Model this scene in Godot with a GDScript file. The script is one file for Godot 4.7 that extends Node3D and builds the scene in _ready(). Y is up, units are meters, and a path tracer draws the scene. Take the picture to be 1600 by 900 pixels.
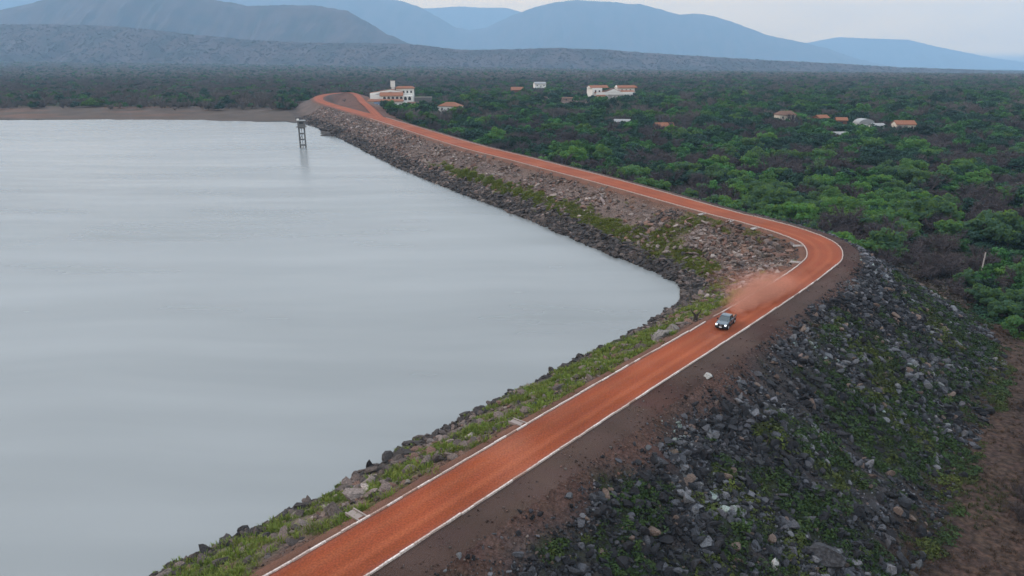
extends Node3D

var rng := RandomNumberGenerator.new()
var n1 := FastNoiseLite.new()
var n2 := FastNoiseLite.new()
var n3 := FastNoiseLite.new()
var taken := {}
var M := {}
var EYE := Vector3(0, 33, 0)

# ---------------------------------------------------------------- the dam in plan
var crest := PackedVector2Array()
var crest_hw := PackedFloat32Array()
var track := PackedVector2Array()
var seg_a := PackedVector2Array()
var seg_d := PackedVector2Array()
var seg_l := PackedFloat32Array()
var seg_w := PackedFloat32Array()
var tseg := PackedVector2Array()

# two height grids: near and far
var GA := {}
var GB := {}
var line := PackedVector2Array()
var lhw := PackedFloat32Array()
const WATER := -9.0
const SH_UP := 1.0
const SH_DN := 2.6

func numbered(called: String) -> String:
	var n: int = taken.get(called, 0)
	taken[called] = n + 1
	return called if n == 0 else "%s_%03d" % [called, n]

func tag(o: Node, label := "", category := "", group := "", kind := "") -> void:
	if label: o.set_meta("label", label)
	if category: o.set_meta("category", category)
	if group: o.set_meta("group", group)
	if kind: o.set_meta("kind", kind)

func base(called: String, at := Vector3.ZERO, turn := 0.0) -> Node3D:
	var o := Node3D.new()
	o.name = numbered(called)
	o.position = at
	o.rotation.y = turn
	add_child(o, true)
	return o

func put(called: String, mesh: Mesh, m: Material, parent: Node = self, at := Vector3.ZERO, rot := Vector3.ZERO) -> MeshInstance3D:
	var o := MeshInstance3D.new()
	o.name = numbered(called) if parent == self else called
	o.mesh = mesh
	o.material_override = m
	o.position = at
	o.rotation = rot
	parent.add_child(o, true)
	return o

func lin(r: float, g: float, b: float) -> Color:
	return Color(r, g, b).linear_to_srgb()

func noise_tex(size: int, freq: float, lo: float, hi: float, sd: int, oct := 4) -> NoiseTexture2D:
	var f := FastNoiseLite.new()
	f.seed = sd
	f.noise_type = FastNoiseLite.TYPE_SIMPLEX_SMOOTH
	f.frequency = freq
	f.fractal_octaves = oct
	var g := Gradient.new()
	g.set_color(0, Color(lo, lo, lo))
	g.set_color(1, Color(hi, hi, hi))
	var t := NoiseTexture2D.new()
	t.width = size
	t.height = size
	t.seamless = true
	t.noise = f
	t.color_ramp = g
	return t

func mat(key: String, c: Color, rough := 0.9, vc := false, tex: Texture2D = null, scale := 1.0, world := false, bump := 0.0, bump_tex: Texture2D = null) -> StandardMaterial3D:
	var m := StandardMaterial3D.new()
	m.resource_name = key
	m.albedo_color = c
	m.roughness = rough
	m.metallic_specular = 0.3
	m.vertex_color_use_as_albedo = vc
	if tex or bump_tex:
		m.uv1_triplanar = true
		m.uv1_world_triplanar = world
		m.uv1_scale = Vector3.ONE * scale
	if tex:
		m.albedo_texture = tex
	if bump > 0.0:
		m.heightmap_enabled = true
		m.heightmap_texture = bump_tex
		m.heightmap_scale = bump
	M[key] = m
	return m

# ---------------------------------------------------------------- small geometry helpers
func catmull(p: Array, k: int) -> Array:
	var out := []
	for i in p.size() - 1:
		var a: Vector3 = p[maxi(i - 1, 0)]
		var b: Vector3 = p[i]
		var c: Vector3 = p[i + 1]
		var d: Vector3 = p[mini(i + 2, p.size() - 1)]
		for j in k:
			var t := float(j) / k
			out.append(0.5 * ((2.0 * b) + (c - a) * t + (2.0 * a - 5.0 * b + 4.0 * c - d) * t * t + (3.0 * b - a - 3.0 * c + d) * t * t * t))
	out.append(p[p.size() - 1])
	return out

func sst(a: float, b: float, x: float) -> float:
	var t := clampf((x - a) / (b - a), 0.0, 1.0)
	return t * t * (3.0 - 2.0 * t)

func curve_at(pts: Array, x: float) -> float:      # piecewise linear through (x, y) pairs, x rising
	if x <= pts[0][0]: return pts[0][1]
	for i in pts.size() - 1:
		if x <= pts[i + 1][0]:
			return lerpf(pts[i][1], pts[i + 1][1], (x - pts[i][0]) / (pts[i + 1][0] - pts[i][0]))
	return pts[pts.size() - 1][1]

func tri_mesh(v: PackedVector3Array, idx := PackedInt32Array(), nrm := PackedVector3Array(), col := PackedColorArray(), uv := PackedVector2Array()) -> ArrayMesh:
	var a := []
	a.resize(Mesh.ARRAY_MAX)
	a[Mesh.ARRAY_VERTEX] = v
	if idx.size(): a[Mesh.ARRAY_INDEX] = idx
	if nrm.size(): a[Mesh.ARRAY_NORMAL] = nrm
	if col.size(): a[Mesh.ARRAY_COLOR] = col
	if uv.size(): a[Mesh.ARRAY_TEX_UV] = uv
	var m := ArrayMesh.new()
	m.add_surface_from_arrays(Mesh.PRIMITIVE_TRIANGLES, a)
	return m

func box(x: float, y: float, z: float) -> BoxMesh:
	var b := BoxMesh.new()
	b.size = Vector3(x, y, z)
	return b

func cyl(r0: float, r1: float, h: float, seg := 12) -> CylinderMesh:
	var c := CylinderMesh.new()
	c.bottom_radius = r0
	c.top_radius = r1
	c.height = h
	c.radial_segments = seg
	c.rings = 0
	return c

func quad(v: PackedVector3Array, a: Vector3, b: Vector3, c: Vector3, d: Vector3) -> void:
	v.append_array([a, b, c, a, c, d])

func bar(v: PackedVector3Array, a: Vector3, b: Vector3, r0: float, r1: float, n := 5) -> void:   # tapered stick
	var d := (b - a).normalized()
	var s := d.cross(Vector3.UP if absf(d.y) < 0.9 else Vector3.RIGHT).normalized()
	var t := d.cross(s)
	for i in n:
		var u := TAU * i / n
		var w := TAU * (i + 1) / n
		var p := s * cos(u) + t * sin(u)
		var q := s * cos(w) + t * sin(w)
		quad(v, a + p * r0, b + p * r1, b + q * r1, a + q * r0)

func soft(a: PackedVector3Array) -> ArrayMesh:
	return tri_mesh(a)

# a roof of two slopes (hip = 0) or four (hip > 0), with an overhang and thickness; ridge along x
func roof_mesh(lx: float, lz: float, h: float, hip: float, th := 0.22) -> ArrayMesh:
	var v := PackedVector3Array()
	var x := lx / 2
	var z := lz / 2
	var e := [Vector3(-x, 0, -z), Vector3(x, 0, -z), Vector3(x, 0, z), Vector3(-x, 0, z)]
	var r0 := Vector3(-x + hip, h, 0)
	var r1 := Vector3(x - hip, h, 0)
	for up in [0.0, th]:
		var o := Vector3(0, up, 0)
		quad(v, e[0] + o, e[1] + o, r1 + o, r0 + o)
		quad(v, e[2] + o, e[3] + o, r0 + o, r1 + o)
		if hip > 0.0:
			v.append_array([e[1] + o, e[2] + o, r1 + o, e[3] + o, e[0] + o, r0 + o])
	var t := Vector3(0, th, 0)
	for i in 4:
		if hip == 0.0 and i % 2 == 1: continue
		quad(v, e[i], e[(i + 1) % 4], e[(i + 1) % 4] + t, e[i] + t)
	if hip == 0.0:
		quad(v, e[1], r1, r1 + t, e[1] + t)
		quad(v, r1, e[2], e[2] + t, r1 + t)
		quad(v, e[3], r0, r0 + t, e[3] + t)
		quad(v, r0, e[0], e[0] + t, r0 + t)
	return tri_mesh(v)

# ribs of roll tiles over the slopes of that roof
func tile_ribs(lx: float, lz: float, h: float, hip: float, th := 0.22) -> ArrayMesh:
	var v := PackedVector3Array()
	var n := int(lx / 0.8)
	for i in n:
		var x := -lx / 2 + lx * (i + 0.5) / n
		var inset := lx / 2 - absf(x)
		var top := 1.0 if hip <= 0.0 else clampf(inset / hip, 0.05, 1.0)
		for s in [-1.0, 1.0]:
			var a := Vector3(x, th + 0.02, s * (lz / 2 + 0.03))
			var b := Vector3(x, th + 0.02 + h * top, s * lz / 2 * (1.0 - top))
			bar(v, a, b, 0.14, 0.14, 4)
	return tri_mesh(v)

func gable_wall(lz: float, h: float, th: float) -> ArrayMesh:     # the triangle under a gable, facing x
	var v := PackedVector3Array()
	var x := th / 2
	var a := [Vector3(-x, 0, -lz / 2), Vector3(-x, 0, lz / 2), Vector3(-x, h, 0)]
	var b := [Vector3(x, 0, -lz / 2), Vector3(x, 0, lz / 2), Vector3(x, h, 0)]
	v.append_array([a[0], a[1], a[2], b[0], b[2], b[1]])
	for i in 3:
		quad(v, a[i], a[(i + 1) % 3], b[(i + 1) % 3], b[i])
	return tri_mesh(v)

func arch_mesh(w: float, h: float, th: float) -> ArrayMesh:     # an arched panel facing +z
	var p := PackedVector2Array([Vector2(-w / 2, 0), Vector2(w / 2, 0)])
	for i in 9:
		var a := PI * i / 8.0
		p.append(Vector2(cos(a) * w / 2, h - w / 2 + sin(a) * w / 2))
	var v := PackedVector3Array()
	for i in p.size():
		var q := p[(i + 1) % p.size()]
		quad(v, Vector3(p[i].x, p[i].y, 0), Vector3(q.x, q.y, 0), Vector3(q.x, q.y, th), Vector3(p[i].x, p[i].y, th))
		if i > 0 and i < p.size() - 1:
			v.append_array([Vector3(p[0].x, p[0].y, th), Vector3(q.x, q.y, th), Vector3(p[i].x, p[i].y, th)])
	return tri_mesh(v)

# a body through rounded-rectangle rings: each ring [z, half width, y low, y high, corner]
func loft(rings: Array, n := 4) -> ArrayMesh:
	var v := PackedVector3Array()
	var all := []
	for r in rings:
		var ring := PackedVector3Array()
		var hw: float = r[1]
		var c: float = r[4]
		var cs := [Vector2(hw - c, r[3] - c), Vector2(-hw + c, r[3] - c), Vector2(-hw + c, r[2] + c), Vector2(hw - c, r[2] + c)]
		for k in 4:
			for j in n:
				var a := PI / 2 * (k + float(j) / (n - 1))
				ring.append(Vector3(cs[k].x + cos(a) * c, cs[k].y + sin(a) * c, r[0]))
		all.append(ring)
	for i in all.size() - 1:
		var a: PackedVector3Array = all[i]
		var b: PackedVector3Array = all[i + 1]
		for j in a.size():
			var k := (j + 1) % a.size()
			quad(v, a[j], b[j], b[k], a[k])
	for e in [0, all.size() - 1]:
		var a: PackedVector3Array = all[e]
		for j in range(1, a.size() - 1):
			v.append_array([a[0], a[j], a[j + 1]])
	return tri_mesh(v)

# ---------------------------------------------------------------- where things are
func build_plan() -> void:
	# x, z and half width of the crest road, from behind the viewer to the far abutment
	var p := [Vector3(-240, 222, 2.5), Vector3(-120, 85, 2.5), Vector3(-55, 9.2, 2.5), Vector3(-8.8, -43.3, 2.5), Vector3(11.4, -66.4, 2.5), Vector3(27, -83.9, 2.45), Vector3(41.1, -100.1, 2.4), Vector3(49.4, -110.3, 2.45), Vector3(54.0, -117.2, 2.8), Vector3(56.5, -126, 3.2), Vector3(54.8, -135.2, 3.45), Vector3(50.2, -145.2, 3.3), Vector3(45.6, -153.2, 3.3), Vector3(27.1, -191.4, 3.9), Vector3(3.8, -235.4, 4.3), Vector3(-20.5, -281.1, 4.6), Vector3(-71.7, -393.9, 4.6), Vector3(-97, -446, 4.2), Vector3(-124, -502, 3.8), Vector3(-146, -553, 3.6), Vector3(-159, -600, 3.6), Vector3(-163, -640, 3.6), Vector3(-159, -668, 3.4)]
	for q in catmull(p, 10):
		crest.append(Vector2(q.x, q.y))
		crest_hw.append(q.z)
	var t := [Vector3(-159, -668, 0), Vector3(-150, -674, 0), Vector3(-140, -650, 0), Vector3(-126, -600, 0), Vector3(-111, -540, 0), Vector3(-96, -486, 0), Vector3(-84, -440, 0), Vector3(-74, -402, 0)]
	for q in catmull(t, 8):
		track.append(Vector2(q.x, q.y))
	# a coarser copy for distances
	var i := 0
	while i < crest.size() - 1:
		var step := 2 if (i > 60 and i < 130) else 5
		var j := mini(i + step, crest.size() - 1)
		var d := crest[j] - crest[i]
		seg_a.append(crest[i])
		seg_d.append(d)
		seg_l.append(d.length_squared())
		seg_w.append(crest_hw[i])
		i = j
	i = 0
	while i < track.size():
		tseg.append(track[i])
		i += 4

func dam_at(x: float, z: float) -> Vector2:      # metres beyond the road's edge; +1 on the lake's side
	var best := [1e18, 1e18]
	var at := [0, 0]
	var p := Vector2(x, z)
	for i in seg_a.size():
		var r := p - seg_a[i]
		var d := seg_d[i]
		var t := clampf(r.dot(d) / seg_l[i], 0.0, 1.0)
		var q := (r - d * t).length_squared()
		var k := 0 if seg_a[i].y > -126.0 else 1
		if q < best[k]:
			best[k] = q
			at[k] = i
	var e0: float = sqrt(best[0]) - seg_w[at[0]]
	var e1: float = sqrt(best[1]) - seg_w[at[1]]
	var bi: int = at[0] if best[0] < best[1] else at[1]
	var s := seg_d[bi].cross(p - seg_a[bi])
	var e := minf(e0, e1)
	if s < 0.0 and e < 60.0:          # the two faces meet in a rounded corner
		var k := 11.0 * sst(5.0, 13.0, e)
		var h := maxf(k - absf(e0 - e1), 0.0)
		if k > 0.0: e -= h * h / (4.0 * k)
	return Vector2(e, -signf(s))

func track_at(x: float, z: float) -> float:
	if z > -380.0: return 1e3
	var best := 1e18
	var p := Vector2(x, z)
	for i in tseg.size() - 1:
		best = minf(best, p.distance_squared_to(Geometry2D.get_closest_point_to_segment(p, tseg[i], tseg[i + 1])))
	return sqrt(best) - 2.6

const VALLEY := [[0, -12.6], [200, -12.5], [330, -11.5], [430, -9.5], [520, -5.5], [700, -5.0], [1000, -7.0], [1600, -10.0], [3000, -25.0], [7500, -45.0]]
func shore_z(x: float) -> float:
	return -478.0 + minf(x + 170.0, 0.0) * 0.085 + maxf(x + 150.0, 0.0) * 0.9 + 3.0 * n1.get_noise_2d(x * 2.0, 7.0)

func nat(x: float, z: float, side: float) -> float:
	var zz := -z
	var dn := curve_at(VALLEY, zz)
	var u := shore_z(x) - z
	var up := WATER + (maxf(u * 0.06, -4.0) if u < 0.0 else minf(u, 95.0) * 0.036 + clampf(u - 95.0, 0.0, 260.0) * 0.007)
	var w := 1.0 if side > 0.0 else 0.0
	w = lerpf(w, sst(-110.0, -260.0, x), sst(560.0, 700.0, zz))
	var h := lerpf(dn, up, w)
	h = lerpf(h, dn + 2.0, sst(700.0, 1500.0, zz))
	h -= 0.0125 * x * sst(800.0, 3200.0, zz)
	h += n1.get_noise_2d(x * 0.35, z * 0.35) * lerpf(0.4, 3.5, sst(300.0, 1600.0, zz))
	return h

func land(x: float, z: float, e: float, side: float) -> float:
	var h := nat(x, z, side)
	var sh := SH_UP if side > 0.0 else SH_DN
	var sl := lerpf(0.565, 0.5, sst(-108.0, -150.0, z)) if side > 0.0 else 0.58
	if e < 60.0:
		var k := -0.06 - maxf(e - sh, 0.0) * sl
		if e < sh: k = -0.3 if e > -0.8 else -0.6
		else:
			var rough := n2.get_noise_2d(x * 9.0, z * 9.0) * 0.45 + n1.get_noise_2d(x * 1.6, z * 1.6) * 0.5
			k = minf(k + rough * sst(sh, sh + 3.0, e), -0.3)
		h = maxf(h, k)
	if z < -390.0:
		var t := track_at(x, z)
		if t < 30.0:
			var k := -0.1 - maxf(t - 1.0, 0.0) * 0.3 if t > 0.0 else -0.5
			if e > SH_UP + 0.5: h = maxf(h, k) if t > 0.0 else k
	return h

func grid(x0: float, z0: float, nx: int, nz: int, c: float) -> Dictionary:
	var hs := PackedFloat32Array()
	var es := PackedFloat32Array()
	var ss := PackedFloat32Array()
	hs.resize(nx * nz)
	es.resize(nx * nz)
	ss.resize(nx * nz)
	for j in nz:
		for i in nx:
			var x := x0 + i * c
			var z := z0 + j * c
			var d := dam_at(x, z)
			var k := j * nx + i
			es[k] = d.x
			ss[k] = d.y
			hs[k] = land(x, z, d.x, d.y)
	return {"x": x0, "z": z0, "nx": nx, "nz": nz, "c": c, "h": hs, "e": es, "s": ss}

func inside(g: Dictionary, x: float, z: float) -> bool:
	return x > g.x + g.c and z > g.z + g.c and x < g.x + g.c * (g.nx - 2) and z < g.z + g.c * (g.nz - 2)

func ground(x: float, z: float) -> Vector3:       # height, metres beyond the road's edge, side
	var g: Dictionary
	if inside(GA, x, z): g = GA
	elif inside(GB, x, z): g = GB
	else:
		var d := dam_at(x, z)
		return Vector3(nat(x, z, d.y), d.x, d.y)
	var fx: float = (x - g.x) / g.c
	var fz: float = (z - g.z) / g.c
	var i := int(fx)
	var j := int(fz)
	fx -= i
	fz -= j
	var k: int = j * g.nx + i
	var hs: PackedFloat32Array = g.h
	var h := lerpf(lerpf(hs[k], hs[k + 1], fx), lerpf(hs[k + g.nx], hs[k + g.nx + 1], fx), fz)
	var es: PackedFloat32Array = g.e
	var ss: PackedFloat32Array = g.s
	return Vector3(h, es[k], ss[k])

# greenery on the slopes, as one mask that rocks avoid and plants follow
func green(x: float, z: float, e: float, side: float) -> float:
	var a := n2.get_noise_2d(x * 2.2, z * 2.2) * 0.6 + n2.get_noise_2d(x * 7.0 + 90.0, z * 7.0) * 0.5
	if side < 0.0:
		return a * 1.35 + 0.015 + 0.17 * sst(7.0, 17.0, e) - 0.5 * (1.0 - sst(2.6, 6.0, e)) + 0.06 * sst(-70.0, -45.0, z)
	if z > -106.0:    # grass along the near part of the lake's edge
		return a + 0.46 * (1.0 - absf(e - 9.0) / 9.0) - 0.03
	if x > 28.0 and e < 9.5 and z < -112.0: return a * 1.1 - 0.12
	var band := 1.0 - absf(e - lerpf(13.0, 12.0, sst(-110.0, -220.0, z))) / lerpf(4.2, 2.2, sst(-125.0, -230.0, z))
	return a * 0.55 + 0.75 * clampf(band, -1.0, 1.0) * (1.0 - sst(-225.0, -300.0, z)) - 0.16 - 0.2 * sst(-180.0, -260.0, z)

func slope_colour(x: float, z: float, e: float, side: float, h: float) -> Color:
	var v := 1.0 + 0.35 * n2.get_noise_2d(x * 5.0, z * 5.0) + 0.25 * n1.get_noise_2d(x * 14.0, z * 14.0)
	var c: Color
	var g := sst(0.0, 0.25, green(x, z, e, side))
	if side > 0.0:
		c = Color(0.17, 0.09, 0.06).lerp(Color(0.185, 0.135, 0.115), sst(1.0, 4.5, e))
		c = c.lerp(Color(0.075, 0.066, 0.062), sst(12.0, 16.5, e))
		c = c.lerp(Color(0.13, 0.095, 0.08), sst(-230.0, -330.0, z) * 0.5)
		c = c.lerp(Color(0.075, 0.085, 0.02), g * 0.8)
	else:
		c = Color(0.105, 0.058, 0.045).lerp(Color(0.05, 0.044, 0.044), sst(3.0, 7.5, e + 3.0 * n2.get_noise_2d(x * 4.0, z * 4.0)))
		c = c.lerp(Color(0.022, 0.033, 0.011), g * 0.85)
		c = c.lerp(Color(0.05, 0.034, 0.026), sst(20.0, 24.0, e))
	if z < -390.0 and e > 0.5 and side < 0.0: c = c.lerp(Color(0.15, 0.07, 0.047), 1.0 - sst(14.0, 24.0, track_at(x, z)))
	return Color(c.r * v, c.g * v, c.b * v)

func ground_colour(x: float, z: float, e: float, side: float, h: float) -> Color:
	var v := 1.0 + 0.3 * n2.get_noise_2d(x * 2.0, z * 2.0) + 0.2 * n1.get_noise_2d(x * 9.0, z * 9.0)
	var c := Color(0.046, 0.055, 0.028)
	var a := n2.get_noise_2d(x * 0.9 + 40.0, z * 0.9)
	c = c.lerp(Color(0.03, 0.042, 0.015), sst(-0.1, 0.3, a))
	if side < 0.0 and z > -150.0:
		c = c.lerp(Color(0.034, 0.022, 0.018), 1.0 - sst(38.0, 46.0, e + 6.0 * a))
		c = c.lerp(Color(0.066, 0.040, 0.029), (1.0 - sst(2.5, 6.0, absf(e - 29.0 - 6.0 * a))) * 0.9)
	if side > 0.0 or z < -640.0:
		var u := shore_z(x) - z
		if u < 90.0 and side > 0.0:
			c = Color(0.105, 0.078, 0.062).lerp(Color(0.15, 0.085, 0.06), sst(0.0, 0.4, n2.get_noise_2d(x * 0.6, z * 2.0)) * sst(-200.0, -270.0, x))
			c = c.lerp(Color(0.06, 0.055, 0.052), 1.0 - sst(0.0, 8.0, u))
	if z < -390.0 and track_at(x, z) < 17.0 and e > 0.0:
		c = Color(0.15, 0.07, 0.047)
	for cl in clearings:
		var d := Vector2(x - cl[0], z - cl[1]).length()
		if d < cl[2] * 1.2:
			c = c.lerp(Color(0.155, 0.105, 0.085), 1.0 - sst(cl[2] * 0.7, cl[2] * 1.2, d))
	return Color(c.r * v, c.g * v, c.b * v)

# clearings: x, z, radius
var clearings := [[-88, -556, 24], [-46, -526, 13], [88, -640, 28], [84, -616, 17], [-97, -538, 17], [-46, -506, 12], [52, -628, 20], [28, -628, 15], [20, -520, 10], [45, -602, 18], [28, -590, 16], [62, -592, 17], [44, -575, 14], [-104, -532, 13], [-102, -518, 10], [182, -426, 9], [212, -412, 9], [172, -385, 10]]

# the mesh of the cells that a region wants
func patch(g: Dictionary, called: String, m: Material, region: int, drop := 0.0) -> MeshInstance3D:
	var nx: int = g.nx
	var nz: int = g.nz
	var hs: PackedFloat32Array = g.h
	var es: PackedFloat32Array = g.e
	var ss: PackedFloat32Array = g.s
	var c: float = g.c
	var map := PackedInt32Array()
	map.resize(nx * nz)
	map.fill(-1)
	var v := PackedVector3Array()
	var nr := PackedVector3Array()
	var col := PackedColorArray()
	var idx := PackedInt32Array()
	for j in nz - 1:
		for i in nx - 1:
			var k := j * nx + i
			var e := es[k]
			var s := ss[k]
			var r := 2
			if s > 0.0 and e < 21.5 and g.z + j * c > -640.0: r = 0
			elif s < 0.0 and e < 23.5 and hs[k] > nat_low(g.z + j * c): r = 1
			if r != region: continue
			if region == 2 and s > 0.0 and hs[k] < -12.4: continue
			var q := [k, k + 1, k + nx + 1, k + nx]
			var at := PackedInt32Array()
			for n: int in q:
				if map[n] < 0:
					map[n] = v.size()
					var x: float = g.x + (n % nx) * c
					var z: float = g.z + (n / nx) * c
					v.append(Vector3(x, hs[n] - drop, z))
					var iw := n - (1 if n % nx > 0 else 0)
					var ie := n + (1 if n % nx < nx - 1 else 0)
					var jn := n - (nx if n >= nx else 0)
					var js := n + (nx if n < nx * (nz - 1) else 0)
					nr.append(Vector3((hs[iw] - hs[ie]) / 2.0, c, (hs[jn] - hs[js]) / 2.0).normalized())
					col.append(slope_colour(x, z, es[n], ss[n], hs[n]) if region < 2 else ground_colour(x, z, es[n], ss[n], hs[n]))
				at.append(map[n])
			idx.append_array([at[0], at[1], at[2], at[0], at[2], at[3]])
	return put(called, tri_mesh(v, idx, nr, col), m)

func nat_low(z: float) -> float:
	return -900.0 if z > -420.0 else -3.6

# a strip along the crest line from index i0 to i1: [offset from the left edge or right edge, height] pairs
func strip(called: String, m: Material, i0: int, i1: int, prof: Array, shade: Callable, parent: Node = self, way := crest, hw := crest_hw, flat := false) -> MeshInstance3D:
	var v := PackedVector3Array()
	var col := PackedColorArray()
	var idx := PackedInt32Array()
	var np := prof.size()
	for i in range(i0, i1 + 1):
		var t := (way[mini(i + 1, way.size() - 1)] - way[maxi(i - 1, 0)]).normalized()
		var n := Vector2(-t.y, t.x)          # to the right of the way
		for k in np:
			# side -1 counts from the left edge, +1 from the right edge, 0 is a share of the width
			var pr: Array = prof[k]
			var off: float = pr[1] * hw[i] if pr[0] == 0 else pr[0] * (hw[i] + pr[1])
			var q := way[i] + n * off
			v.append(Vector3(q.x, pr[2], q.y))
			col.append((shade as Callable).call(q.x, q.y, off, k))
	for i in i1 - i0:
		for k in np - 1:
			var a := i * np + k
			idx.append_array([a, a + np, a + np + 1, a, a + np + 1, a + 1])
	var nr := PackedVector3Array()
	nr.resize(v.size())
	for f in range(0, idx.size(), 3):
		var w := (v[idx[f + 2]] - v[idx[f]]).cross(v[idx[f + 1]] - v[idx[f]])
		if w.y < 0.0: w = -w
		for b in 3: nr[idx[f + b]] += w
	for i in nr.size(): nr[i] = nr[i].normalized()
	if flat: nr.clear()
	return put(called, tri_mesh(v, idx, nr, col), m, parent)

func dense(line: PackedVector2Array, hw: PackedFloat32Array, step: float) -> Array:
	var a := PackedVector2Array()
	var b := PackedFloat32Array()
	for i in line.size() - 1:
		var n := maxi(1, int((line[i + 1] - line[i]).length() / step))
		for j in n:
			a.append(line[i].lerp(line[i + 1], float(j) / n))
			b.append(lerpf(hw[i], hw[i + 1], float(j) / n))
	a.append(line[line.size() - 1])
	b.append(hw[hw.size() - 1])
	return [a, b]

# ---------------------------------------------------------------- rocks, plants, trees
func icosphere() -> Array:
	var t := (1.0 + sqrt(5.0)) / 2.0
	var v := [Vector3(-1, t, 0), Vector3(1, t, 0), Vector3(-1, -t, 0), Vector3(1, -t, 0), Vector3(0, -1, t), Vector3(0, 1, t), Vector3(0, -1, -t), Vector3(0, 1, -t), Vector3(t, 0, -1), Vector3(t, 0, 1), Vector3(-t, 0, -1), Vector3(-t, 0, 1)]
	var f := [[0, 11, 5], [0, 5, 1], [0, 1, 7], [0, 7, 10], [0, 10, 11], [1, 5, 9], [5, 11, 4], [11, 10, 2], [10, 7, 6], [7, 1, 8], [3, 9, 4], [3, 4, 2], [3, 2, 6], [3, 6, 8], [3, 8, 9], [4, 9, 5], [2, 4, 11], [6, 2, 10], [8, 6, 7], [9, 8, 1]]
	var seen := {}
	var out := []
	for q in f:
		var m := []
		for k in 3:
			var a: int = q[k]
			var b: int = q[(k + 1) % 3]
			var key := Vector2i(mini(a, b), maxi(a, b))
			if not seen.has(key):
				seen[key] = v.size()
				v.append((v[a] + v[b]) / 2.0)
			m.append(seen[key])
		out.append_array([[q[0], m[0], m[2]], [q[1], m[1], m[0]], [q[2], m[2], m[1]], [m[0], m[1], m[2]]])
	for i in v.size(): v[i] = v[i].normalized()
	return [v, out]

func rock_mesh() -> ArrayMesh:
	var s := icosphere()
	var v: Array = s[0]
	var sc := Vector3(rng.randf_range(0.85, 1.25), rng.randf_range(0.55, 0.8), rng.randf_range(0.7, 1.0))
	for k in 8:
		var n := Vector3(rng.randfn(), rng.randfn() * 0.8, rng.randfn()).normalized()
		var d := rng.randf_range(0.34, 0.66)
		for i in v.size():
			var over: float = v[i].dot(n) - d
			if over > 0.0: v[i] -= n * over
	for i in v.size():
		v[i] = (v[i] + Vector3(rng.randfn(), rng.randfn(), rng.randfn()) * 0.03) * sc * 1.25
	var out := PackedVector3Array()
	for f in s[1]: out.append_array([v[f[0]], v[f[2]], v[f[1]]])
	return tri_mesh(out)

func leaf(v: PackedVector3Array, p: Vector3, n: Vector3, s: float) -> void:
	var a := n.cross(Vector3(rng.randfn(), rng.randfn(), rng.randfn())).normalized() * s
	var b := n.cross(a).normalized() * s * 0.62
	v.append_array([p - a, p + b, p + a, p - a, p + a, p - b])

func crown_mesh(blobs: int, per: int, size: float, flat: float) -> ArrayMesh:    # unit crown: radius 1, height about 1
	var v := PackedVector3Array()
	for i in blobs:
		var a := rng.randf() * TAU
		var r := sqrt(rng.randf()) * 0.72
		var y := rng.randf_range(0.25, 0.95) * (1.0 - r * r * 0.7) * flat
		var c := Vector3(cos(a) * r, y, sin(a) * r)
		var br := rng.randf_range(0.2, 0.36)
		for k in per:
			var d := Vector3(rng.randfn(), rng.randfn() * 0.8 + 0.25, rng.randfn()).normalized()
			var p := c + d * br * rng.randf_range(0.6, 1.1) * Vector3(1, 0.72, 1)
			leaf(v, p, (d + Vector3(rng.randfn(), rng.randfn(), rng.randfn()) * 0.45).normalized(), size * rng.randf_range(0.6, 1.3))
	return tri_mesh(v)

func twig_mesh(n: int, w: float) -> ArrayMesh:       # a leafless crown: limbs that fork into many twigs
	var v := PackedVector3Array()
	for i in 13:
		var a := rng.randf() * TAU
		var e := Vector3(cos(a) * rng.randf_range(0.3, 0.8), rng.randf_range(0.35, 0.85), sin(a) * rng.randf_range(0.3, 0.8))
		bar(v, Vector3(0, -0.1, 0), e, w * 1.6, w * 0.7, 3)
		for k in n:
			var b := e * rng.randf_range(0.45, 1.0)
			var d := (e.normalized() * 0.6 + Vector3(rng.randfn(), rng.randfn() * 0.7 + 0.35, rng.randfn()) * 0.6).normalized() * rng.randf_range(0.18, 0.4)
			var s := d.cross(Vector3(rng.randfn(), rng.randfn(), rng.randfn())).normalized() * w * 0.5
			v.append_array([b - s, b + d, b + s])
			var m := b + d * rng.randf_range(0.3, 0.8)
			for t in 3:
				var f := (d.normalized() + Vector3(rng.randfn(), rng.randfn(), rng.randfn()) * 0.7).normalized() * rng.randf_range(0.08, 0.2)
				v.append_array([m - s * 0.8, m + f, m + s * 0.8])
	return tri_mesh(v)

func trunk_mesh() -> ArrayMesh:
	var v := PackedVector3Array()
	bar(v, Vector3(0, -0.3, 0), Vector3(0.04, 0.42, 0.02), 0.06, 0.042, 6)
	for i in 5:
		var a := TAU * (i + rng.randf() * 0.5) / 5.0
		var q := Vector3(cos(a) * 0.4, rng.randf_range(0.65, 0.9), sin(a) * 0.4)
		bar(v, Vector3(0.03, 0.3 + 0.02 * i, 0.02), q, 0.03, 0.012, 4)
	return tri_mesh(v)

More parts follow.
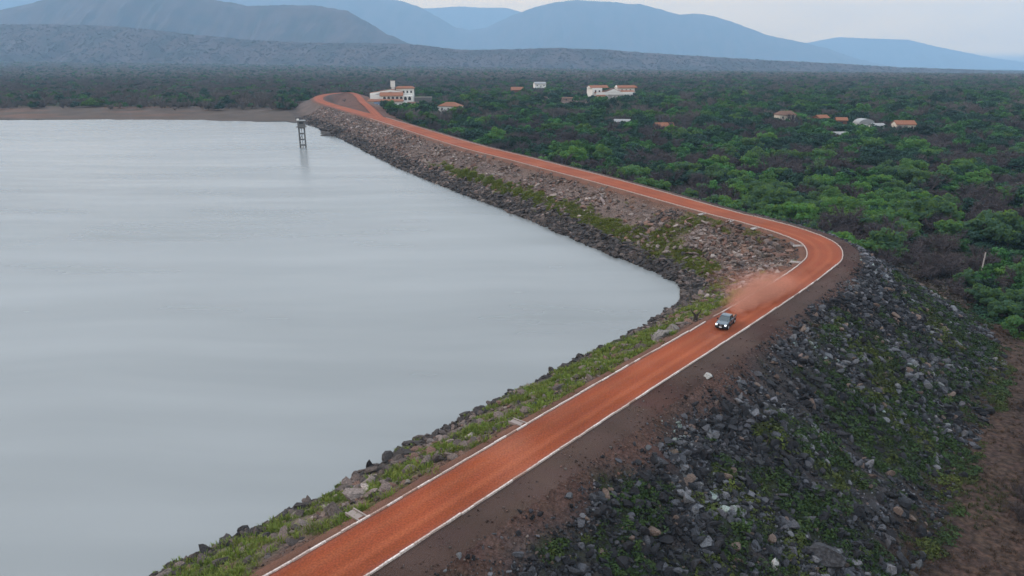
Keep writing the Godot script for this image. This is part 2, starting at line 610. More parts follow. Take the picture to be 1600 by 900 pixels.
func tuft_mesh(n: int, spread: float, w: float) -> ArrayMesh:       # grass blades that bend outwards, 1 high
	var v := PackedVector3Array()
	for i in n:
		var a := rng.randf() * TAU
		var r := sqrt(rng.randf()) * spread
		var p := Vector3(cos(a) * r, 0, sin(a) * r)
		var lean := Vector3(cos(a + rng.randfn() * 0.7), 0, sin(a + rng.randfn() * 0.7)) * rng.randf_range(0.15, 0.6)
		var h := rng.randf_range(0.5, 1.0)
		var m := p + lean * 0.4 + Vector3(0, h * 0.62, 0)
		var t := p + lean + Vector3(0, h * (1.0 - lean.length() * 0.35), 0)
		var s := Vector3(-sin(a), 0, cos(a)) * w
		v.append_array([p - s, m - s * 0.8, m + s * 0.8, p - s, m + s * 0.8, p + s, m - s * 0.8, t, m + s * 0.8])
	return tri_mesh(v)

func shrub_mesh(n: int, size: float) -> ArrayMesh:       # low leafy cushion, radius 1
	var v := PackedVector3Array()
	for i in n:
		var a := rng.randf() * TAU
		var r := sqrt(rng.randf())
		var p := Vector3(cos(a) * r, (1.0 - r * r) * 0.62 * rng.randf_range(0.35, 1.05), sin(a) * r)
		leaf(v, p, (p + Vector3(rng.randfn(), rng.randfn() + 0.8, rng.randfn()) * 0.5).normalized(), size * rng.randf_range(0.6, 1.3))
	return tri_mesh(v)

func scatter(called: String, mesh: Mesh, m: Material, where: Array, tints: Array, parent: Node = self) -> MultiMeshInstance3D:
	var mm := MultiMesh.new()
	mm.transform_format = MultiMesh.TRANSFORM_3D
	mm.use_colors = true
	mm.mesh = mesh
	mm.instance_count = where.size()
	for i in where.size():
		mm.set_instance_transform(i, where[i])
		mm.set_instance_color(i, tints[i])
	var o := MultiMeshInstance3D.new()
	o.name = numbered(called) if parent == self else called
	o.multimesh = mm
	o.material_override = m
	parent.add_child(o, true)
	return o

func turned(s: Vector3, at: Vector3, tilt := 0.35) -> Transform3D:
	var b := Basis.from_euler(Vector3(rng.randfn() * tilt, rng.randf() * TAU, rng.randfn() * tilt)).scaled_local(s)
	return Transform3D(b, at)

func tint(c: Color, spread: float) -> Color:
	var k := 1.0 + rng.randfn() * spread
	k = clampf(k, 0.45, 1.9)
	return Color(c.r * k, c.g * k * (1.0 + rng.randfn() * 0.02), c.b * k)

func pixel_of(p: Vector3) -> Vector3:           # where a point lies in a 1600 x 900 frame, and its depth: used only to choose which trees and stones are worth an object of their own
	var q := p - EYE
	var c := cos(PITCH)
	var s := sin(PITCH)
	var d := -q.z * c - q.y * s
	var u := q.y * c - q.z * s
	if d < 1.0: return Vector3(-1e4, -1e4, d)
	return Vector3(800.0 + 1100.0 * q.x / d, 450.0 - 1100.0 * u / d, d)

const PITCH := 0.31957
func in_frame(p: Vector3, margin := 0.0) -> bool:
	var q := pixel_of(p)
	return q.x > -margin and q.x < 1600.0 + margin and q.y > -margin and q.y < 900.0 + margin

func in_sight(p: Vector3) -> bool:
	for i in range(1, 24):
		var q := EYE.lerp(p, i / 24.0)
		if q.y < 1.0 and ground(q.x, q.z).x > q.y: return false
	return true

func _ready() -> void:
	rng.seed = 4711
	n1.seed = 3
	n1.frequency = 0.02
	n1.fractal_octaves = 4
	n2.seed = 11
	n2.frequency = 0.02
	n2.fractal_octaves = 3
	n3.seed = 23
	n3.frequency = 1.0
	n3.fractal_octaves = 5

	# ------------------------------------------------------------ camera, sky, sun, air, exposure
	var cam := Camera3D.new()
	cam.name = "camera"
	cam.position = EYE
	cam.rotation.x = -PITCH
	cam.fov = 44.5
	cam.near = 0.5
	cam.far = 40000.0
	add_child(cam)
	cam.current = true

	var img := Image.create(1024, 512, false, Image.FORMAT_RGBF)
	for y in 512:
		var el := (0.5 - (y + 0.5) / 512.0) * PI
		var se := sin(el)
		for x in 1024:
			var az := TAU * x / 1024.0
			var d := Vector3(cos(az) * cos(el), se, sin(az) * cos(el))
			var c := Vector3(1.28, 0.80, 0.27).lerp(Vector3(0.80, 0.83, 0.86), sst(0.045, 0.2, se))
			c = c.lerp(Vector3(1.42, 1.58, 1.80), sst(0.2, 0.85, se))
			var cl := n3.get_noise_3d(d.x * 2.2, se * 9.0, d.z * 2.2)
			var cl2 := n3.get_noise_3d(d.x * 7.0 + 9.0, se * 34.0, d.z * 7.0)
			c *= 1.0 + 0.16 * cl + 0.07 * cl2
			c += Vector3(0.06, 0.035, 0.0) * clampf(cl2 * 1.6, 0.0, 1.0)
			if se < 0.0: c = Vector3(0.25, 0.25, 0.25)
			img.set_pixel(x, y, Color(c.x, c.y, c.z))
	var pano := PanoramaSkyMaterial.new()
	pano.panorama = ImageTexture.create_from_image(img)
	pano.energy_multiplier = 1.0
	var sky := Sky.new()
	sky.sky_material = pano
	var env := Environment.new()
	env.background_mode = Environment.BG_SKY
	env.sky = sky
	env.tonemap_mode = Environment.TONE_MAPPER_LINEAR
	env.tonemap_exposure = 1.5
	env.fog_enabled = true
	env.fog_density = 0.000114
	env.fog_light_color = lin(0.42, 0.70, 1.0)
	env.volumetric_fog_enabled = true
	env.volumetric_fog_density = 0.0
	env.sdfgi_enabled = true
	env.ssao_enabled = true
	env.ssil_enabled = true
	var we := WorldEnvironment.new()
	we.name = "environment"
	we.environment = env
	add_child(we)

	var sun := DirectionalLight3D.new()
	sun.name = "sun"
	sun.light_energy = 0.42
	sun.light_color = Color(1.0, 0.86, 0.74)
	sun.light_angular_distance = 14.0
	sun.shadow_enabled = true
	add_child(sun)
	sun.look_at_from_position(Vector3.ZERO, -Vector3(-0.78, 0.55, -0.12))

	# ------------------------------------------------------------ materials
	var grain := noise_tex(512, 0.02, 0.45, 1.0, 5, 6)
	var fine := noise_tex(512, 0.06, 0.5, 1.0, 6, 5)
	var relief := noise_tex(512, 0.03, 0.0, 1.0, 8, 6)
	mat("slope", Color.WHITE, 0.95, true, grain, 0.22, true, 22.0, relief)
	mat("earth", Color.WHITE, 0.95, true, grain, 0.11, true, 10.0, relief)
	mat("land", Color.WHITE, 0.95, true)
	mat("road", Color.WHITE, 0.92, true, noise_tex(512, 0.03, 0.72, 1.0, 9, 6), 0.3, true, 1.6, relief)
	mat("verge", Color.WHITE, 0.95, true, fine, 0.45, true, 9.0, relief)
	mat("kerb", Color.WHITE, 0.85, true, noise_tex(256, 0.04, 0.6, 1.0, 12, 5), 0.5, true)
	mat("rock", Color.WHITE, 0.9, true, noise_tex(256, 0.03, 0.4, 1.0, 14, 5), 0.6, false, 5.0, relief)
	var leafy := mat("leaf", Color.WHITE, 0.75, true)
	leafy.backlight_enabled = true
	leafy.backlight = Color(0.4, 0.5, 0.2)
	mat("twig", Color.WHITE, 0.95, true)
	mat("bark", lin(0.07, 0.055, 0.048), 0.95, false, fine, 1.5)
	mat("white_wall", lin(0.72, 0.71, 0.67), 0.85, false, noise_tex(256, 0.03, 0.82, 1.0, 15, 4), 0.2)
	mat("cream_wall", lin(0.62, 0.56, 0.47), 0.85, false, noise_tex(256, 0.03, 0.8, 1.0, 15, 4), 0.2)
	mat("blue_wall", lin(0.33, 0.46, 0.66), 0.85, false, noise_tex(256, 0.03, 0.82, 1.0, 16, 4), 0.2)
	mat("pink_wall", lin(0.45, 0.33, 0.27), 0.9, false, fine, 0.3)
	mat("brick_wall", lin(0.26, 0.12, 0.08), 0.9, false, fine, 0.3)
	mat("tile", lin(0.33, 0.145, 0.085), 0.9, false, noise_tex(256, 0.05, 0.55, 1.0, 17, 5), 0.25)
	mat("old_tile", lin(0.22, 0.13, 0.095), 0.9, false, noise_tex(256, 0.05, 0.5, 1.0, 18, 5), 0.25)
	mat("pale_roof", lin(0.38, 0.39, 0.39), 0.7, false, fine, 0.2)
	mat("opening", lin(0.02, 0.022, 0.025), 0.5)
	mat("concrete", lin(0.22, 0.215, 0.21), 0.9, false, fine, 0.4)
	mat("pale_concrete", lin(0.55, 0.5, 0.47), 0.9, false, fine, 0.5)
	mat("drain_concrete", lin(0.36, 0.30, 0.27), 0.9, false, fine, 0.9)

	# ------------------------------------------------------------ the large structure
	build_plan()
	GA = grid(-64.0, -176.0, 251, 251, 0.8)
	GB = grid(-480.0, -800.0, 253, 211, 3.0)
	tag(patch(GA, "upstream_slope", M.slope, 0), "stony upstream face of the dam falling to the lake", "", "", "structure")
	var up_near: Node3D = get_node("upstream_slope")
	tag(patch(GA, "downstream_slope", M.slope, 1), "dark rocky downstream face of the dam with green scrub", "", "", "structure")
	var dn_near: Node3D = get_node("downstream_slope")
	tag(patch(GA, "ground", M.earth, 2), "brown flat ground below the downstream toe of the dam", "", "", "structure")
	tag(patch(GB, "upstream_slope", M.slope, 0, 0.1), "far stretch of the stony upstream dam face", "", "", "structure")
	var up_far: Node3D = get_node("upstream_slope_001")
	tag(patch(GB, "downstream_slope", M.slope, 1, 0.1), "far stretch of the downstream dam face", "", "", "structure")
	tag(patch(GB, "ground", M.earth, 2, 0.1), "wooded valley floor and bare far lake bank", "", "", "structure")
	build_plain()
	build_hills()
	build_water()
	build_road()
	build_slopes(up_near, dn_near, up_far)
	build_woods()
	# ------------------------------------------------------------ objects
	build_hacienda()
	build_villa()
	build_cottages()
	build_tower()
	build_truck()
	build_small()

func build_plain() -> void:
	var xs := PackedFloat32Array()
	var zs := PackedFloat32Array()
	for i in 141:
		var t := (i - 70) / 70.0
		xs.append(t * 700.0 + signf(t) * pow(absf(t), 3.0) * 6500.0)
	for j in 131:
		var t := j / 130.0
		zs.append(400.0 - t * 1500.0 - pow(t, 2.5) * 5600.0)
	var v := PackedVector3Array()
	var col := PackedColorArray()
	var idx := PackedInt32Array()
	for j in zs.size():
		for i in xs.size():
			var x := xs[i]
			var z := zs[j]
			var d := dam_at(x, z)
			var h := nat(x, z, d.y)
			if inside(GB, x, z) or inside(GA, x, z): h -= 6.0
			else: h -= 0.3
			v.append(Vector3(x, h, z))
			col.append(ground_colour(x, z, d.x, d.y, h))
	var nx := xs.size()
	for j in zs.size() - 1:
		for i in nx - 1:
			var a := j * nx + i
			idx.append_array([a, a + 1, a + nx + 1, a, a + nx + 1, a + nx])
	var nr := PackedVector3Array()
	nr.resize(v.size())
	for f in range(0, idx.size(), 3):
		var w := (v[idx[f + 2]] - v[idx[f]]).cross(v[idx[f + 1]] - v[idx[f]])
		if w.y < 0.0: w = -w
		for b in 3: nr[idx[f + b]] += w
	for i in nr.size(): nr[i] = nr[i].normalized()
	tag(put("terrain", tri_mesh(v, idx, nr, col), M.land), "wide scrub plain reaching to the hills", "", "", "structure")

# x and height of each skyline, at its own distance
const HILLS := [
	["purple_hill", "low purple wooded ridge closing off the plain", 3400.0, 800.0, 900.0, -130.0, 12.0, [[-3758, 187], [-3038, 176], [-2317, 165], [-2028, 165], [-1740, 154], [-1455, 121], [-1166, 97], [-934, 86], [-701, 86], [-467, 80], [-351, 69], [-234, 55], [0, 58], [205, 64], [410, 58], [586, 44], [881, 27], [1176, 11], [1472, -3], [1770, -20], [2066, -29], [2364, -40], [3256, -57], [4146, -63]]],
	["mountain", "broad blue grey mountain on the left behind the low ridge", 4900.0, 1300.0, 1400.0, -250.0, 26.0, [[-5430, 215], [-4380, 235], [-3320, 309], [-3060, 363], [-2800, 424], [-2465, 454], [-2221, 439], [-2021, 401], [-1921, 374], [-1699, 332], [-1532, 340], [-1325, 340], [-1161, 324], [-1059, 301], [-939, 235], [-817, 164], [-673, 105], [-423, 33], [-170, -64], [80, -190]]],
	["mountain", "long pale blue mountain with a notch at its middle", 10000.0, 2600.0, 1800.0, -600.0, 34.0, [[-10964, 722], [-6729, 800], [-5034, 877], [-3351, 916], [-2518, 862], [-2019, 800], [-1686, 737], [-1435, 706], [-1185, 620], [-977, 509], [-768, 389], [-555, 349], [-341, 381], [0, 533], [338, 643], [591, 698], [843, 722], [1097, 706], [1351, 698], [1563, 667], [1689, 675], [1990, 604], [2206, 541], [2460, 556], [2718, 517], [3069, 405], [3423, 285], [3774, 220], [4216, 123], [4668, -16], [5207, -132], [6098, -248]]],
	["mountain", "faintest and farthest mountain range against the sky", 13000.0, 2200.0, 900.0, -700.0, 30.0, [[-3316, 621], [-1979, 826], [-1430, 795], [-879, 826], [-550, 806], [-110, 806], [55, 765], [553, 621], [1667, 413], [3348, 245], [4475, 150], [5189, 245], [5679, 329], [6239, 308], [6911, 287], [7377, 182], [7841, 97], [8424, -10], [9003, -85], [10147, -160], [12372, -63], [15768, -117]]],
]

func hill_point(h: Array, x: float, t: float) -> Vector3:      # t from -1 (front foot) over 0 (crest) to 1
	var dist: float = h[2]
	var top := curve_at(h[7], x)
	var lo: float = h[5]
	var w: float = h[3] if t < 0.0 else h[4]
	var z := -dist - t * w
	var a := absf(t)
	var k := pow(1.0 - a, 1.35) if t < 0.0 else 1.0 - a
	var s := w / 1000.0
	var spur := n1.get_noise_2d(x * 0.09 / s + dist, t * 3.0) * 0.55 + n1.get_noise_2d(x * 0.3 / s + dist, t * 9.0) * 0.2
	var y := lo + (top - lo) * clampf(k + spur * 4.0 * a * (1.0 - a) * 0.35, 0.0, 1.0)
	y += n2.get_noise_2d(x * 0.8 / s, z * 0.8 / s) * h[6] * (0.25 + 2.0 * a * (1.0 - a))
	return Vector3(x, y, z)

func build_hills() -> void:
	for h in HILLS:
		var pts: Array = h[7]
		var x0: float = pts[0][0]
		var x1: float = pts[pts.size() - 1][0]
		var nx := 420
		var nt := 37
		var v := PackedVector3Array()
		var col := PackedColorArray()
		var idx := PackedInt32Array()
		for j in nt:
			var t := -1.0 + 1.5 * j / (nt - 1.0)
			for i in nx:
				var p := hill_point(h, lerpf(x0, x1, i / (nx - 1.0)), t)
				v.append(p)
				var a := n2.get_noise_2d(p.x * 0.25, p.z * 0.25)
				var c := Color(0.050, 0.037, 0.038).lerp(Color(0.026, 0.025, 0.027), sst(-0.2, 0.35, a))
				col.append(c)
		for j in nt - 1:
			for i in nx - 1:
				var a := j * nx + i
				idx.append_array([a, a + nx, a + nx + 1, a, a + nx + 1, a + 1])
		var nr := PackedVector3Array()
		nr.resize(v.size())
		for f in range(0, idx.size(), 3):
			var w := (v[idx[f + 2]] - v[idx[f]]).cross(v[idx[f + 1]] - v[idx[f]])
			if w.y < 0.0: w = -w
			for b in 3: nr[idx[f + b]] += w
		for i in nr.size(): nr[i] = nr[i].normalized()
		tag(put(h[0], tri_mesh(v, idx, nr, col), M.land), h[1], "", "", "structure")

func build_water() -> void:
	# the lake fills the upstream side up to the axis of the dam; the banks rise through it
	var p := PackedVector2Array()
	for i in crest.size():
		if i % 3 == 0 and crest[i].y > -610.0: p.append(crest[i])
	p.append(Vector2(-170, -700))
	p.append(Vector2(-2600, -760))
	p.append(Vector2(-2600, 230))
	var tri := Geometry2D.triangulate_polygon(p)
	var v := PackedVector3Array()
	var nr := PackedVector3Array()
	var uv := PackedVector2Array()
	for q in p:
		v.append(Vector3(q.x, WATER, q.y))
		nr.append(Vector3.UP)
		uv.append(Vector2((q.x + 440.0) / 570.0, (q.y + 530.0) / 570.0))
	# slow wind streaks: long in x, short in z
	var a := FastNoiseLite.new()
	a.seed = 31
	a.frequency = 0.004
	a.fractal_octaves = 5
	var b := FastNoiseLite.new()
	b.seed = 37
	b.frequency = 0.02
	b.fractal_octaves = 3
	var n := 1024
	var alb := Image.create(n, n, false, Image.FORMAT_RGBF)
	var rgh := Image.create(n, n, false, Image.FORMAT_RGBF)
	for y in n:
		for x in n:
			var wx := x + 40.0 * b.get_noise_2d(x * 0.15, y * 0.3)
			var wy := y + 9.0 * b.get_noise_2d(x * 0.3, y * 0.15 + 70.0)
			var s := a.get_noise_2d(wx * 0.8, wy * 6.0)
			var s2 := a.get_noise_2d(wx * 2.5 + 300.0, wy * 16.0)
			var s3 := a.get_noise_2d(x * 0.6 + 900.0, y * 0.9)
			var k := clampf(0.5 + s * 0.45 + s2 * 0.2 + s3 * 0.6, 0.0, 1.0)
			var c := Color(0.104, 0.114, 0.114).lerp(Color(0.150, 0.161, 0.160), k)
			alb.set_pixel(x, y, c)
			var r := clampf(0.24 - s * 0.07 - s2 * 0.05, 0.08, 0.6)
			rgh.set_pixel(x, y, Color(r, r, r))
	var m := StandardMaterial3D.new()
	m.resource_name = "water"
	m.albedo_texture = ImageTexture.create_from_image(alb)
	m.roughness = 1.0
	m.roughness_texture = ImageTexture.create_from_image(rgh)
	m.metallic_specular = 0.5
	var rip := FastNoiseLite.new()
	rip.seed = 41
	rip.frequency = 0.02
	rip.fractal_octaves = 3
	var rt := NoiseTexture2D.new()
	rt.width = 512
	rt.height = 512
	rt.seamless = true
	rt.noise = rip
	m.heightmap_enabled = false
	M["water"] = m
	tag(put("lake_water", tri_mesh(v, tri, nr, PackedColorArray(), uv), m), "calm grey blue reservoir with faint wind streaks", "", "", "structure")

func build_road() -> void:
	var dn := dense(crest, crest_hw, 1.2)
	line = dn[0]
	lhw = dn[1]
	var hw := lhw
	var last := line.size() - 1
	var cols := []
	for i in 31: cols.append(-1.0 + i / 15.0)
	var prof := []
	for c in cols: prof.append([0, c, 0.03 + 0.05 * (1.0 - c * c)])
	var red := func(x: float, z: float, off: float, k: int) -> Color:
		var c: float = cols[mini(k, cols.size() - 1)]
		var tone := Color(0.225, 0.051, 0.019)
		var wheel := exp(-pow((absf(c) - 0.36) / 0.16, 2.0))
		tone = tone.lerp(Color(0.275, 0.074, 0.031), wheel * 0.85)
		var edge := sst(0.72, 0.98, absf(c))
		tone = tone.lerp(Color(0.205, 0.066, 0.042), edge * 0.75)
		var v := 1.0 + 0.22 * n2.get_noise_2d(x * 6.0, z * 6.0) + 0.16 * n1.get_noise_2d(x * 1.5, z * 1.5) + 0.17 * n1.get_noise_2d(off * 40.0, (x + z) * 0.15)
		tone = tone.lerp(Color(0.27, 0.095, 0.055), sst(0.1, 0.5, n2.get_noise_2d(x * 2.2 + 700.0, z * 2.2)) * 0.5)
		return Color(tone.r * v, tone.g * v, tone.b * v)
	tag(strip("road", M.road, 0, last, prof, red, self, line, hw), "red laterite road along the crest of the dam", "", "", "structure")
	# side track that rejoins the crest from the loop
	var tw := PackedFloat32Array()
	for i in track.size(): tw.append(2.6)
	var dt := dense(track, tw, 2.0)
	var tl: PackedVector2Array = dt[0]
	var prof_t := []
	for c in cols: prof_t.append([0, c, 0.06 + 0.05 * (1.0 - c * c)])
	tag(strip("road", M.road, 0, tl.size() - 1, prof_t, red, self, tl, dt[1]), "narrow red side track looping back at the far end of the dam", "", "", "structure")

	var lv := func(x: float, z: float, off: float, k: int) -> Color:
		var v := 1.0 + 0.35 * n2.get_noise_2d(x * 8.0, z * 8.0)
		var c := Color(0.19, 0.092, 0.062)
		return Color(c.r * v, c.g * v, c.b * v)
	var rv := func(x: float, z: float, off: float, k: int) -> Color:
		var v := 1.0 + 0.3 * n2.get_noise_2d(x * 8.0, z * 8.0) + 0.25 * n1.get_noise_2d(x * 3.0, z * 3.0)
		var c := Color(0.100, 0.062, 0.050).lerp(Color(0.082, 0.040, 0.031), sst(0.0, 0.35, n2.get_noise_2d(x * 3.0 + 50.0, z * 3.0)))
		return Color(c.r * v, c.g * v, c.b * v)
	tag(strip("verge", M.verge, 0, last, [[-1, SH_UP + 0.9, -0.75], [-1, SH_UP, -0.1], [-1, 0.5, -0.03], [-1, 0.0, 0.0], [-1, -0.1, -0.1], [-1, -0.15, -0.2]], lv, self, line, hw), "reddish earth verge on the lake side of the road", "", "", "structure")
	tag(strip("verge", M.verge, 0, last, [[1, -0.15, -0.2], [1, -0.1, -0.1], [1, 0.0, 0.0], [1, 1.3, -0.05], [1, SH_DN, -0.14], [1, SH_DN + 1.0, -0.9]], rv, self, line, hw), "brown earth verge on the downstream side of the road", "", "", "structure")

	# whitewashed kerbs, broken off beside the truck
	var cut0 := nearest(line, Vector2(26.0, -87.2))
	var cut1 := nearest(line, Vector2(24.2, -85.0))
	var ends := nearest(line, Vector2(-74, -398))
	var first := nearest(line, Vector2(-19, -31))
	var a := mini(cut0, cut1)
	var b := maxi(cut0, cut1)
	kerb(-1.0, first - 12, a, "whitewashed kerb on the lake side, near stretch before the truck")
	kerb(-1.0, b, ends, "whitewashed kerb on the lake side, round the bend and beyond")
	kerb(1.0, first - 12, ends, "whitewashed kerb on the downstream side of the road")

func kerb(side: float, i0: int, i1: int, label: String) -> void:
	var o := base("kerb")
	tag(o, label, "", "", "structure")
	var stone := loft([[-0.5, 0.068, -0.2, 0.155, 0.025], [-0.47, 0.078, -0.2, 0.17, 0.025], [0.47, 0.078, -0.2, 0.17, 0.025], [0.5, 0.068, -0.2, 0.155, 0.025]], 3)
	var mats := []
	for c in [Color(0.60, 0.51, 0.46), Color(0.50, 0.40, 0.35), Color(0.38, 0.26, 0.21), Color(0.68, 0.60, 0.55)]:
		var m: StandardMaterial3D = M.kerb.duplicate()
		m.vertex_color_use_as_albedo = false
		m.albedo_color = lin(c.r, c.g, c.b)
		mats.append(m)
	var rest := SurfaceTool.new()
	rest.begin(Mesh.PRIMITIVE_TRIANGLES)
	var n_rest := 0
	for i in range(i0, i1):
		var t := (line[mini(i + 1, line.size() - 1)] - line[maxi(i - 1, 0)]).normalized()
		var n := Vector2(-t.y, t.x) * side
		var p := line[i] + n * lhw[i]
		var q := line[i + 1] + n * lhw[i + 1]
		var mid := (p + q) / 2.0 + n * rng.randfn() * 0.018
		var d := q - p
		var tr := Transform3D(Basis.from_euler(Vector3(rng.randfn() * 0.012, atan2(d.x, d.y) + rng.randfn() * 0.012, rng.randfn() * 0.02)), Vector3(mid.x, rng.randfn() * 0.014, mid.y))
		tr.basis = tr.basis.scaled_local(Vector3(1.0, 1.0, d.length() - 0.02))
		if p.y > -112.0:
			var k := 0 if rng.randf() < 0.5 else 1 if rng.randf() < 0.5 else 2 if rng.randf() < 0.35 else 3
			put("kerb_stone", stone, mats[k], o).transform = tr
		else:
			rest.append_from(stone, 0, tr)
			n_rest += 1
	if n_rest: put("kerb_row", rest.commit(), mats[1], o).set_meta("kind", "stuff")

func nearest(line: PackedVector2Array, p: Vector2) -> int:
	var best := 0
	for i in line.size():
		if line[i].distance_squared_to(p) < line[best].distance_squared_to(p): best = i
	return best

func build_slopes(up_near: Node3D, dn_near: Node3D, up_far: Node3D) -> void:
	var rocks := []
	for i in 10: rocks.append(rock_mesh())
	var tones := [Color(0.018, 0.018, 0.021), Color(0.036, 0.037, 0.042), Color(0.070, 0.072, 0.081), Color(0.135, 0.137, 0.147), Color(0.24, 0.29, 0.27), Color(0.13, 0.095, 0.078)]
	var warm := [Color(0.046, 0.040, 0.038), Color(0.085, 0.068, 0.06), Color(0.15, 0.115, 0.10), Color(0.215, 0.172, 0.152), Color(0.31, 0.26, 0.235), Color(0.155, 0.092, 0.07)]
	var stone_mats := []
	for c in tones + warm:
		var m: StandardMaterial3D = M.rock.duplicate()
		m.resource_name = "stone"
		m.vertex_color_use_as_albedo = false
		m.albedo_color = lin(c.r * 1.5, c.g * 1.5, c.b * 1.5)
		stone_mats.append(m)
	var list := [[], [], []]       # down near, up near, up far: [score, mesh, transform, tone, colour]
	var i_lo := nearest(line, Vector2(-30, -20))
	var i_bend := nearest(line, Vector2(46, -153))
	var i_band := nearest(line, Vector2(-33, -308))
	var i_far := nearest(line, Vector2(-124, -502))
	for i in 150000:
		var q := beside(rng.randi_range(i_lo, i_bend + 12), rng.randf_range(2.2, 25.5), 1.0)
		var x := q.x
		var z := q.y
		if not inside(GA, x, z): continue
		var g := ground(x, z)
		if g.z > 0.0 or g.y < 2.0 or g.y > 25.5: continue
		var gr := green(x, z, g.y, -1.0)
		if gr > 0.06 and rng.randf() < 0.55: continue
		var rim := lerpf(5.2, 3.7, sst(-58.0, -95.0, z)) + 1.2 * n2.get_noise_2d(x * 5.0, z * 5.0)
		if g.y < rim and rng.randf() > 0.06 + 0.6 * sst(rim - 2.2, rim, g.y): continue
		if g.y > 22.0 and rng.randf() < 0.5: continue
		var bare := n2.get_noise_2d(x * 2.6 + 200.0, z * 2.6)
		if bare > 0.25 and rng.randf() < 0.6: continue
		var r := 0.08 + 0.11 * rng.randf() + 0.50 * pow(rng.randf(), 11.0)
		if g.y < rim: r *= 0.6
		var u := rng.randf() + 0.55 * n2.get_noise_2d(x * 4.0 - 70.0, z * 4.0)
		var tone := 0 if u < 0.36 else 1 if u < 0.66 else 2 if u < 0.92 else 3 if u < 1.22 else 4
		if rng.randf() < 0.05: tone = 5
		var tr := turned(Vector3(r, r, r) * Vector3(rng.randf_range(0.8, 1.5), rng.randf_range(0.6, 1.2), 1), Vector3(x, g.x + r * 0.22, z), 0.5)
		list[0].append([r / (Vector3(x, g.x, z) - EYE).length(), i % 10, tr, tone, tint(tones[tone] * 1.5, 0.22)])
	for i in 72000:
		var near := i < 32000
		var q := beside(rng.randi_range(i_lo, i_bend + 8) if near else rng.randi_range(i_bend, i_far), rng.randf_range(1.2, 21.0), -1.0)
		var x := q.x
		var z := q.y
		var g := ground(x, z)
		if g.z < 0.0 or g.y < 1.2 or g.x < WATER - 0.12: continue
		if g.y > 21.0: continue
		var gr := green(x, z, g.y, 1.0)
		var wet := sst(13.0, 16.0, g.y)
		if near and z > -108.0 and rng.randf() < 0.4 * wet: continue
		if gr > 0.0 and rng.randf() < 0.72 and wet < 0.7: continue
		if g.y < 3.2 and rng.randf() < 0.75: continue
		var bare := n2.get_noise_2d(x * 2.0 + 20.0, z * 2.0)
		if bare > 0.12 and wet < 0.5 and rng.randf() < 0.7: continue
		var dist := (Vector3(x, g.x, z) - EYE).length()
		var r := 0.10 + 0.14 * rng.randf() + 0.62 * pow(rng.randf(), 8.0) + 0.10 * wet
		if not near: r = minf(r * (1.0 + 0.5 * wet), 0.9)
		var u := rng.randf() - wet * 0.55 + 0.5 * n2.get_noise_2d(x * 3.0 - 30.0, z * 3.0) + 0.2 * exp(-pow((g.y - 7.5) / 2.0, 2.0))
		var tone := 0 if u < 0.05 else 1 if u < 0.36 else 2 if u < 0.80 else 3 if u < 1.10 else 4
		if rng.randf() < 0.25 and wet < 0.5: tone = 5
		var tr := turned(Vector3(r, r, r) * Vector3(rng.randf_range(0.9, 1.6), rng.randf_range(0.55, 1.0), 1), Vector3(x, g.x + r * 0.2, z), 0.4)
		var sc := r / dist if in_frame(Vector3(x, g.x, z)) else 0.0
		list[1 if near else 2].append([sc, i % 10, tr, tone + 6, tint(warm[tone] * (1.5 if near or wet > 0.5 else 1.85), 0.2)])
	for l in list[0]:
		if not in_frame(l[2].origin, 10.0): l[0] = 0.0
	# the biggest in the picture are stones of their own, the rest one mass
	var own := [290, 230, 60]
	var holder := [dn_near, up_near, up_far]
	for k in 3:
		list[k].sort_custom(func(p, q): return p[0] > q[0])
		var by := {}
		for i in list[k].size():
			var l: Array = list[k][i]
			if i < own[k]:
				var o := put("stone", rocks[l[1]], stone_mats[l[3]], holder[k])
				o.transform = l[2]
			else:
				if not by.has(l[1]): by[l[1]] = [[], []]
				by[l[1]][0].append(l[2])
				by[l[1]][1].append(l[4])
		for key in by:
			tag(scatter("rubble", rocks[key], M.rock, by[key][0], by[key][1], holder[k]), "", "", "", "stuff")
	var peb := []
	var pebt := []
	for i in 15000:
		var dn := rng.randf() < 0.7
		var q := beside(rng.randi_range(i_lo, i_bend + 20), rng.randf_range(0.35, 6.5) if dn else rng.randf_range(0.3, 2.4), 1.0 if dn else -1.0)
		var g := ground(q.x, q.y)
		if absf(g.y) > 7.0 or rng.randf() > 0.25 + 0.75 * sst(0.5, 3.5, g.y): continue
		var y := maxf(g.x, -0.05 * g.y - 0.02) if g.y < (SH_DN if dn else SH_UP) else g.x
		var r := 0.025 + 0.05 * rng.randf() + 0.12 * pow(rng.randf(), 6.0)
		peb.append(turned(Vector3(r * 1.2, r, r), Vector3(q.x, y + r * 0.3, q.y)))
		pebt.append(tint(Color(0.15, 0.085, 0.065).lerp(Color(0.2, 0.19, 0.18), rng.randf() * rng.randf()), 0.4))
	tag(scatter("verge_gravel", rocks[2], M.rock, peb, pebt), "loose stones and gravel strewn over the earth verges", "gravel", "", "stuff")
	# plants on the slopes
	var tufts := []
	for i in 3: tufts.append(tuft_mesh(26, 0.75, 0.05))
	var shrubs := []
	for i in 3: shrubs.append(shrub_mesh(70, 0.17))
	var gw := [[], [], []]
	var gt := [[], [], []]
	var sw := [[], [], []]
	var st := [[], [], []]
	var yw := [[], [], []]
	var yt := [[], [], []]
